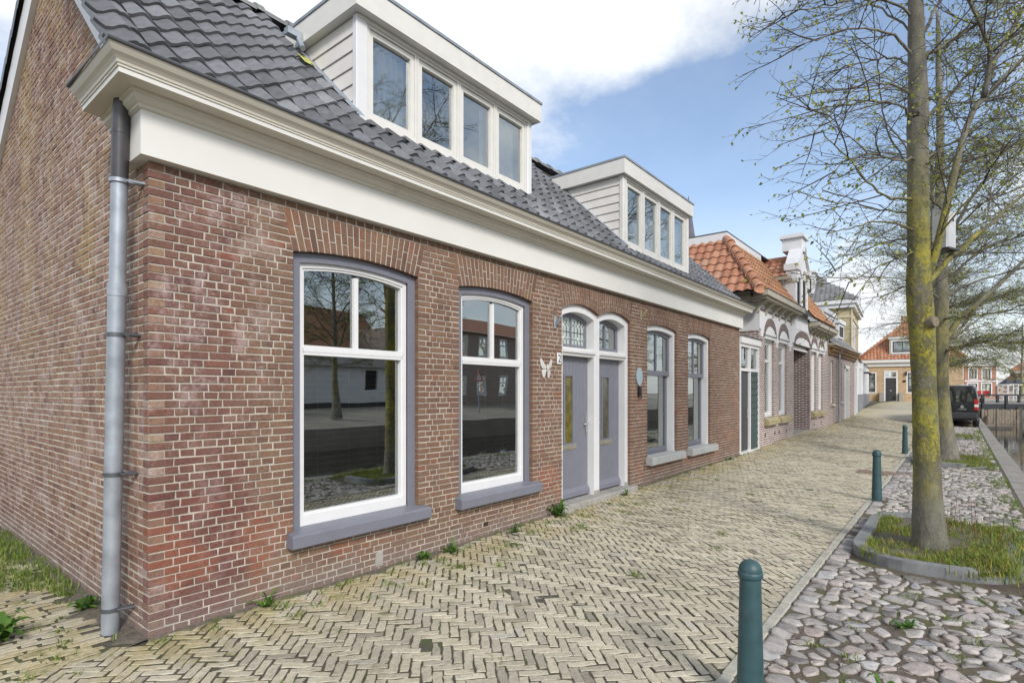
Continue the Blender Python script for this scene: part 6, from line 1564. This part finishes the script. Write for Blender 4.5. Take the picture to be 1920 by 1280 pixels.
g_ = MB(); tuf = [(r.uniform(1.5, 14), r.uniform(-4.5, -3.3)) for _ in range(170)] + [(r.uniform(-.3, 13), -.02 - abs(r.gauss(0, .05))) for _ in range(60)] + [(r.uniform(0, 9), r.uniform(-2.9, -.1)) for _ in range(30)] + [(r.uniform(.8, 6), -.1 - abs(r.gauss(0, .4))) for _ in range(60)] + [(r.uniform(-1.3, -.1), r.uniform(-.2, 1.6)) for _ in range(34)]
tuf = [q for q in tuf if not in_planter(*q, .02)]
for x, y in tuf:
    blades(g_, r.randrange(8, 34), lambda r: (x + r.gauss(0, .03), y + r.gauss(0, .025) if y > -.2 else y + r.gauss(0, .03), gz(x, y) - .006, 1), r.uniform(.02, .055), r, .003, 1.5)
g_.build('joint_weeds', m_grass, kind='stuff')
lt = MB()
for _ in range(150):                                          # dead leaves and twigs blown among the stones
    x, y = r.uniform(1.2, 13), r.choice((r.uniform(-4.6, -3.3), r.uniform(-4.6, -3.3), -.03 - abs(r.gauss(0, .07)))); s_ = r.uniform(.008, .022); a = r.uniform(0, 6.28); z = gz(x, y) + .022
    lt.add([(x, y, z - .006), (x + s_ * math.cos(a), y + s_ * math.sin(a), z), (x + 1.5 * s_ * math.cos(a + .5), y + 1.5 * s_ * math.sin(a + .5), z + .004), (x + s_ * math.cos(a + 1.1), y + s_ * math.sin(a + 1.1), z - .002)], [(0, 1, 2, 3)], r.random())
lt.build('leaf_litter', ramped('dead_leaf', [(0, (.1, .06, .03)), (.5, (.2, .12, .06)), (1, (.33, .2, .09))]), kind='stuff')
wl = [('dandelion', 'large dandelion rosette with a yellow flower on the alley paving by the downpipe', (-.62, .72), 15, .19, .034, True), ('dandelion', 'dandelion rosette against the wall just left of the grey doors', (4.52, -.09), 11, .2, .028, False),
      ('weed', 'low weed at the wall foot under the far corner of the first window', (2.28, -.07), 8, .11, .018, False), ('weed', 'small upright weed at the wall foot left of the first window', (.72, -.06), 6, .13, .016, False),
      ('weed', 'weed spreading at the wall foot between the first two windows', (2.62, -.1), 9, .13, .016, False), ('weed', 'weed on the paving in front of the second window', (3.55, -.16), 8, .12, .016, False),
      ('weed', 'small weed beside the doorstep', (6.2, -.16), 7, .1, .015, False), ('weed', 'leafy weed in the cobbles right of the nearest bollard', (2.15, -3.72), 9, .12, .018, False), ('weed', 'leafy weed in the cobbles before the first planter', (3.25, -3.78), 8, .1, .016, False), ('weed', 'weed at the wall foot near the passage gate', (11.3, -.08), 6, .12, .018, False), ('weed', 'weed against the gable foot beyond the downpipe', (-.12, .95), 10, .14, .022, False)]
for i, (nm, lb, (x, y), n, Lf, w_, fl) in enumerate(wl):
    t = thing(nm, lb, 'weed', (x, y, gz(x, y)), 0); rosette('leaf', m_weed, t, (0, 0, .005), n, Lf, w_, 90 + i, .45); rosette('leaf', m_weed, t, (.03, -.02, .005), n - 2, Lf * .6, w_ * .8, 190 + i, 1.2)
    if fl: MB().lathe([(.001, 0), (.02, .003), (.022, .012), (.012, .02)], 12, (-.02, .03, .16)).build('flower', m_yellow, t); MB().tube([(0, 0, 0), (-.02, .03, .16)], .003, 5).build('stem', m_weed, t)

# ------------------------------------------------------------------ black van
m_van = M('van_paint', (.012, .013, .015), .22, var=.08, bump=0, coat=.8); m_tyre = M('tyre', (.022, .022, .022), .85); m_trim = M('bumper_trim', (.035, .037, .04), .6)
m_rlamp = M('red_lens', (.42, .012, .012), .15, bump=0, spec=.8); m_clamp = M('clear_lens', (.75, .7, .68), .2, bump=0)
vx, vy, vz = P2(1784, 800, 24.4); t = thing('parked_van', 'black delivery van parked at the quay edge, seen from behind beyond the trees', 'van', (vx, vy, vz + .02), rad(-1.5) - rad(90))
# local: x right, y ahead, z up
def sec(y, hw, zb, zt, tuck, rr_=.12):
    o = []
    for sx in (1, -1):
        q = [(hw * .96, zb), (hw, zb + .2), (hw, .95), (hw - tuck * .35, 1.25), (hw - tuck, zt - rr_), (hw - tuck - rr_ * .35, zt - rr_ * .3), (hw - tuck - rr_, zt)]
        o += [(sx * a, y, b) for a, b in (q if sx == 1 else q[::-1])]
    return o
S = [sec(0, .9, .32, 1.74, .12), sec(.06, .925, .28, 1.8, .1), sec(.5, .93, .24, 1.83, .09), sec(2.6, .93, .24, 1.83, .09), sec(3.2, .925, .24, 1.62, .14), sec(3.75, .91, .26, 1.12, .08), sec(4.35, .86, .28, .95, .06), sec(4.42, .8, .3, .85, .05)]
b = MB(); n = 14; b.add([p for s_ in S for p in s_], [(i * n + k, i * n + (k + 1) % n, (i + 1) * n + (k + 1) % n, (i + 1) * n + k) for i in range(len(S) - 1) for k in range(n)] + [tuple(range(n)), tuple((len(S) - 1) * n + k for k in range(n))[::-1]])
o = b.build('body', m_van, t, smooth=True); sharp(o.data, 35)
gl_ = M('van_glass', (.02, .022, .025), .06, bump=0, spec=.9)
def rpoly(x0, x1, z0, z1, r_, y, n=5):
    o = []
    for cx, cz, a0 in ((x1 - r_, z1 - r_, 0), (x0 + r_, z1 - r_, 90), (x0 + r_, z0 + r_, 180), (x1 - r_, z0 + r_, 270)):
        for i in range(n + 1): a = rad(a0 + 90 * i / n); o.append((cx + r_ * math.cos(a), y, cz + r_ * math.sin(a)))
    return o
for x0, x1 in ((-.74, -.1), (-.06, .72)): q = rpoly(x0, x1, 1.08, 1.58, .1, -.012); MB().add(q + [(a, .0, c_) for a, _, c_ in q], [tuple(range(len(q)))] + [(i, (i + 1) % len(q), len(q) + (i + 1) % len(q), len(q) + i) for i in range(len(q))]).build('rear_window', m_fglass, t)
for sx in (-1, 1):
    lp = link('tail_lamp', None, t); a, b_ = sorted((sx * .76, sx * .91))
    MB().bbox(a, b_, -.035, .1, .98, 1.2, .02).build('lens', m_rlamp, lp); MB().bbox(a, b_, -.033, .1, .86, .98, .02).build('reverse_lens', m_clamp, lp); MB().bbox(a, b_, -.035, .1, .72, .86, .02).build('lens', m_rlamp, lp)
    MB().bbox(*sorted((sx * .93, sx * 1.1)), 2.9, 3.05, 1.0, 1.25, .03).build('wing_mirror', m_van, t)
    for yy in (.75, 3.45):
        wh = link('wheel', None, t); o = MB().lathe([(.2, -.1), (.29, -.11), (.325, -.08), (.33, 0), (.325, .08), (.29, .11), (.2, .1)], 24).build('tyre', m_tyre, wh, smooth=True); wh.location = (sx * .82, yy, .31); wh.rotation_euler.y = rad(90)
        MB().lathe([(.01, -.1), (.2, -.1), (.21, 0), (.2, .1), (.01, .1)], 20).build('rim', m_steel, wh)
MB().bbox(-.9, .9, -.1, .15, .34, .62, .05).build('bumper', m_trim, t); MB().box(-.012, .012, -.008, .02, .64, 1.62).build('door_gap', m_black, t); MB().bbox(-.78, .6, -.02, .0, .95, .99, .006).build('trim_strip', m_trim, t)
for xx in (-.62, .62): MB().tube([(xx, .3, 1.86), (xx, 2.5, 1.86)], .022, 6).build('roof_rail', m_steel, t)
MB().add([(x, -.016, z) for x, z in ((.3, .84), (.33, .93), (.38, .95), (.36, .91), (.43, .92), (.4, .89), (.45, .86), (.4, .86), (.42, .81), (.37, .83), (.33, .81), (.34, .84))], [tuple(range(12))]).build('emblem', m_steel, t)
for k in range(7): MB().box(.24 + k * .04, .268 + k * .04, -.0155, -.008, .755, .785).build('lettering', m_steel, t)

# ------------------------------------------------------------------ bridge, piling and raft
bx, by, bz = P2(1822, 757, 46); m_tar = M('tarred_steel', (.02, .022, .026), .5, var=.2)
t = thing('footbridge', 'low bridge with black railings over the canal', 'bridge', (bx, by, bz), TH - rad(90)); kb = 46 / F
MB().box(-.5, 11, .0, 4.2, -.12, .0).build('deck', m_concrete, t); MB().box(-.5, 11, -.12, .0, -.5, .02).box(-.5, 11, 4.2, 4.32, -.5, .02).build('beam', m_tar, t)
for row, yy in ((0, -.13), (1, 4.33)):
    MB().box(-.3, 11, yy - .05, yy + .05, .66, .78).build('top_rail', m_tar, t)
    for k in range(6): MB().box(.8 + k * 1.95 - (.7 * row) - .1, .8 + k * 1.95 - (.7 * row) + .1, yy - .07, yy + .07, -.45, .66).build('post', m_tar, t)
    if row: MB().box(-.3, 11, yy - .02, yy + .02, .3, .34).build('middle_rail', m_steel, t)
m_wood = M('weathered_wood', (.2, .165, .125), .85, var=.35, scale=9, bump=.5, bscale=40, dirt=((.07, .06, .045), 2.5, .5, .6)); m_wood2 = M('wet_wood', (.07, .06, .05), .7, var=.3)
x_, y_, z_ = P2(1841, 768, 45); t = thing('sheet_piling', 'weathered timber sheet piling under the bridge', 'piling', (x_, y_, 0), TH - rad(90)); r = R(6)
for k in range(13): w_ = .235; MB().bbox(k * w_ + .006, (k + 1) * w_ - .006, r.uniform(-.03, .03), .12, -1.6, z_ + r.uniform(-.06, .08), .015).build('plank', m_wood, t)
MB().box(0, 3.2, .3, 6, -1.6, -.05).build('backfill', m_dirt, t); MB().box(3.08, 3.4, .1, .4, -1.6, .3).box(4.6, 4.9, .1, .4, -1.6, .3).build('pile', m_wood2, t)
x_, y_, z_ = P2(1840, 803, 39); t = thing('work_raft', 'flat wooden work raft with loose boards moored under the bridge', 'raft', (x_, y_, WZ - .05), TH - rad(90))
MB().bbox(0, 2.25, 0, 1.6, -.1, .2, .03).build('hull', m_wood2, t)
for k in range(8): MB().bbox(.02 + k * .28, .27 + k * .28, .0, 1.6, .2, .24, .01).build('deck_board', m_wood, t)
for k in range(5): MB().bbox(-.5, .5, -.06, .06, -.02, .02, .01).build('loose_board', m_wood, t); t.children[-1].location = (.5 + .13 * k, .4 + .1 * k, .28 + .07 * k); t.children[-1].rotation_euler = (0, rad(25 + 6 * k), .2 * k)
x_, y_, z_ = P2(1868, 800, 37); t = thing('mooring_pole', 'thin dark mooring pole standing in the canal before the raft', 'pole', (x_, y_, -1.4)); MB().tube([(0, 0, 0), (0, 0, 1.9)], .035, 8).build('shaft', m_wood2, t)
MB().box(0, 11, 5, 11, -1.6, .3).build('far_quay', m_concrete, kind='structure').matrix_world = __import__('mathutils').Matrix.Translation(P2(1905, 768, 50)) @ __import__('mathutils').Matrix.Rotation(TH - rad(90), 4, 'Z')

# ------------------------------------------------------------------ across the canal (seen mirrored in the panes)
b = MB().quad((-60, -17, 0), (70, -17, 0), (70, -24, .5), (-60, -24, .5)).quad((-60, -24, .5), (70, -24, .5), (70, -90, .5), (-60, -90, .5)).quad((-60, -17, -1.5), (70, -17, -1.5), (70, -17, 0), (-60, -17, 0)); b.build('opposite_bank', M('far_bank_paving', (.26, .24, .2), .9, var=.2, scale=.8), kind='structure')
t = thing('white_barn', 'white plastered low house with grey roof across the canal, mirrored in the first window', 'house', (16, -27, .5))
fB = lambda u, v, w: (u, v, w); wm = MB(); holed(wm, fB, 0, 10.5, 0, 2.9, [(2, 2.7, .1, 2.5), (7.5, 8.6, 1.2, 2.6)], .2); wm.quad((0, 0, 0), (0, -7, 0), (0, -7, 2.9), (0, 0, 2.9)).build('wall', m_plaster, t); MB().box(0, 10.5, 0, .04, 0, .3).build('plinth', m_dgrey, t); MB().box(2, 2.7, -.3, -.2, 0, 2.6).box(7.5, 8.6, -.3, -.2, 1, 2.7).build('door', m_dark, t)
MB().quad((-.3, .4, 2.8), (10.8, .4, 2.8), (10.8, -2.0, 3.7), (-.3, -2.0, 3.7)).build('roof', m_greytile, t)
t = thing('rear_house', 'red house with an orange roof behind the white one across the canal', 'house', (22, -33, .5)); MB().box(0, 8, -6, 0, 0, 4.2).build('wall', m_rbrick, t); MB().quad((-.3, .4, 4.1), (8.3, .4, 4.1), (8.3, -3, 8.0), (-.3, -3, 8.0)).build('roof', m_otile, t)
t = thing('dark_house', 'dark brick house with grey roof across the canal, mirrored beside the white one', 'house', (6, -26, .5)); wm = MB(); holed(wm, fB, 0, 9, 0, 3.2, [(1, 2, .8, 2.4), (4, 5, .8, 2.4), (7, 8, .8, 2.4)], .2); wm.build('wall', m_bbrick, t); MB().quad((-.4, .4, 3.1), (9.4, .4, 3.1), (8.5, -4, 6), (.5, -4, 6)).build('roof', m_greytile, t)
t = thing('brick_row', 'two storey brick house with white windows across the canal, mirrored in the second window', 'house', (27.5, -27, .5)); wo_ = [(1 + 2.6 * k, 2.2 + 2.6 * k, z, z + 1.7) for k in range(7) for z in (.8, 4.0)]; wm = MB(); holed(wm, fB, 0, 19, 0, 6.0, wo_, .15); wm.quad((0, 0, 0), (0, -8, 0), (0, -8, 6.0), (0, 0, 6.0)).build('wall', m_bbrick, t)
for q in wo_: fwin(t, fB, *q, .1, .12, m_white, m_white, transom=q[2] + 1.1, mull=True, glass=m_fglass)
MB().quad((-.3, .4, 5.95), (19.3, .4, 5.95), (19.3, -3, 7.6), (-.3, -3, 7.6)).build('roof', m_otile, t)
t = thing('parking_sign', 'blue square parking sign on a post across the canal', 'sign', (22.5, -19.5, .2)); MB().tube([(0, 0, 0), (0, 0, 2.9)], .035, 8).build('post', m_zinc, t); MB().bbox(-.3, .3, .04, .06, 2.0, 2.9, .01).build('plate', M('sign_blue', (.02, .12, .5), .4, bump=0), t)
cu = bpy.data.curves.new('letter', 'FONT'); cu.body = 'P'; cu.size = .55; cu.align_x = 'CENTER'; cu.extrude = .002; cu.materials.append(m_white); text_mesh('letter', cu, t, (0, .063, 2.4), (rad(90), 0, rad(180)))
t = thing('warning_sign', 'red bordered triangular warning sign across the canal', 'sign', (26, -20, .2)); MB().tube([(0, 0, 0), (0, 0, 2.9)], .035, 8).build('post', m_zinc, t)
MB().prism([(-.45, 2.1), (.45, 2.1), (0, 2.88)], lambda p, q, y: (p, y, q), .04, .06).build('plate', M('sign_red', (.5, .03, .03), .4, bump=0), t); MB().prism([(-.3, 2.18), (.3, 2.18), (0, 2.7)], lambda p, q, y: (p, y, q), .06, .064).build('face', m_white, t)
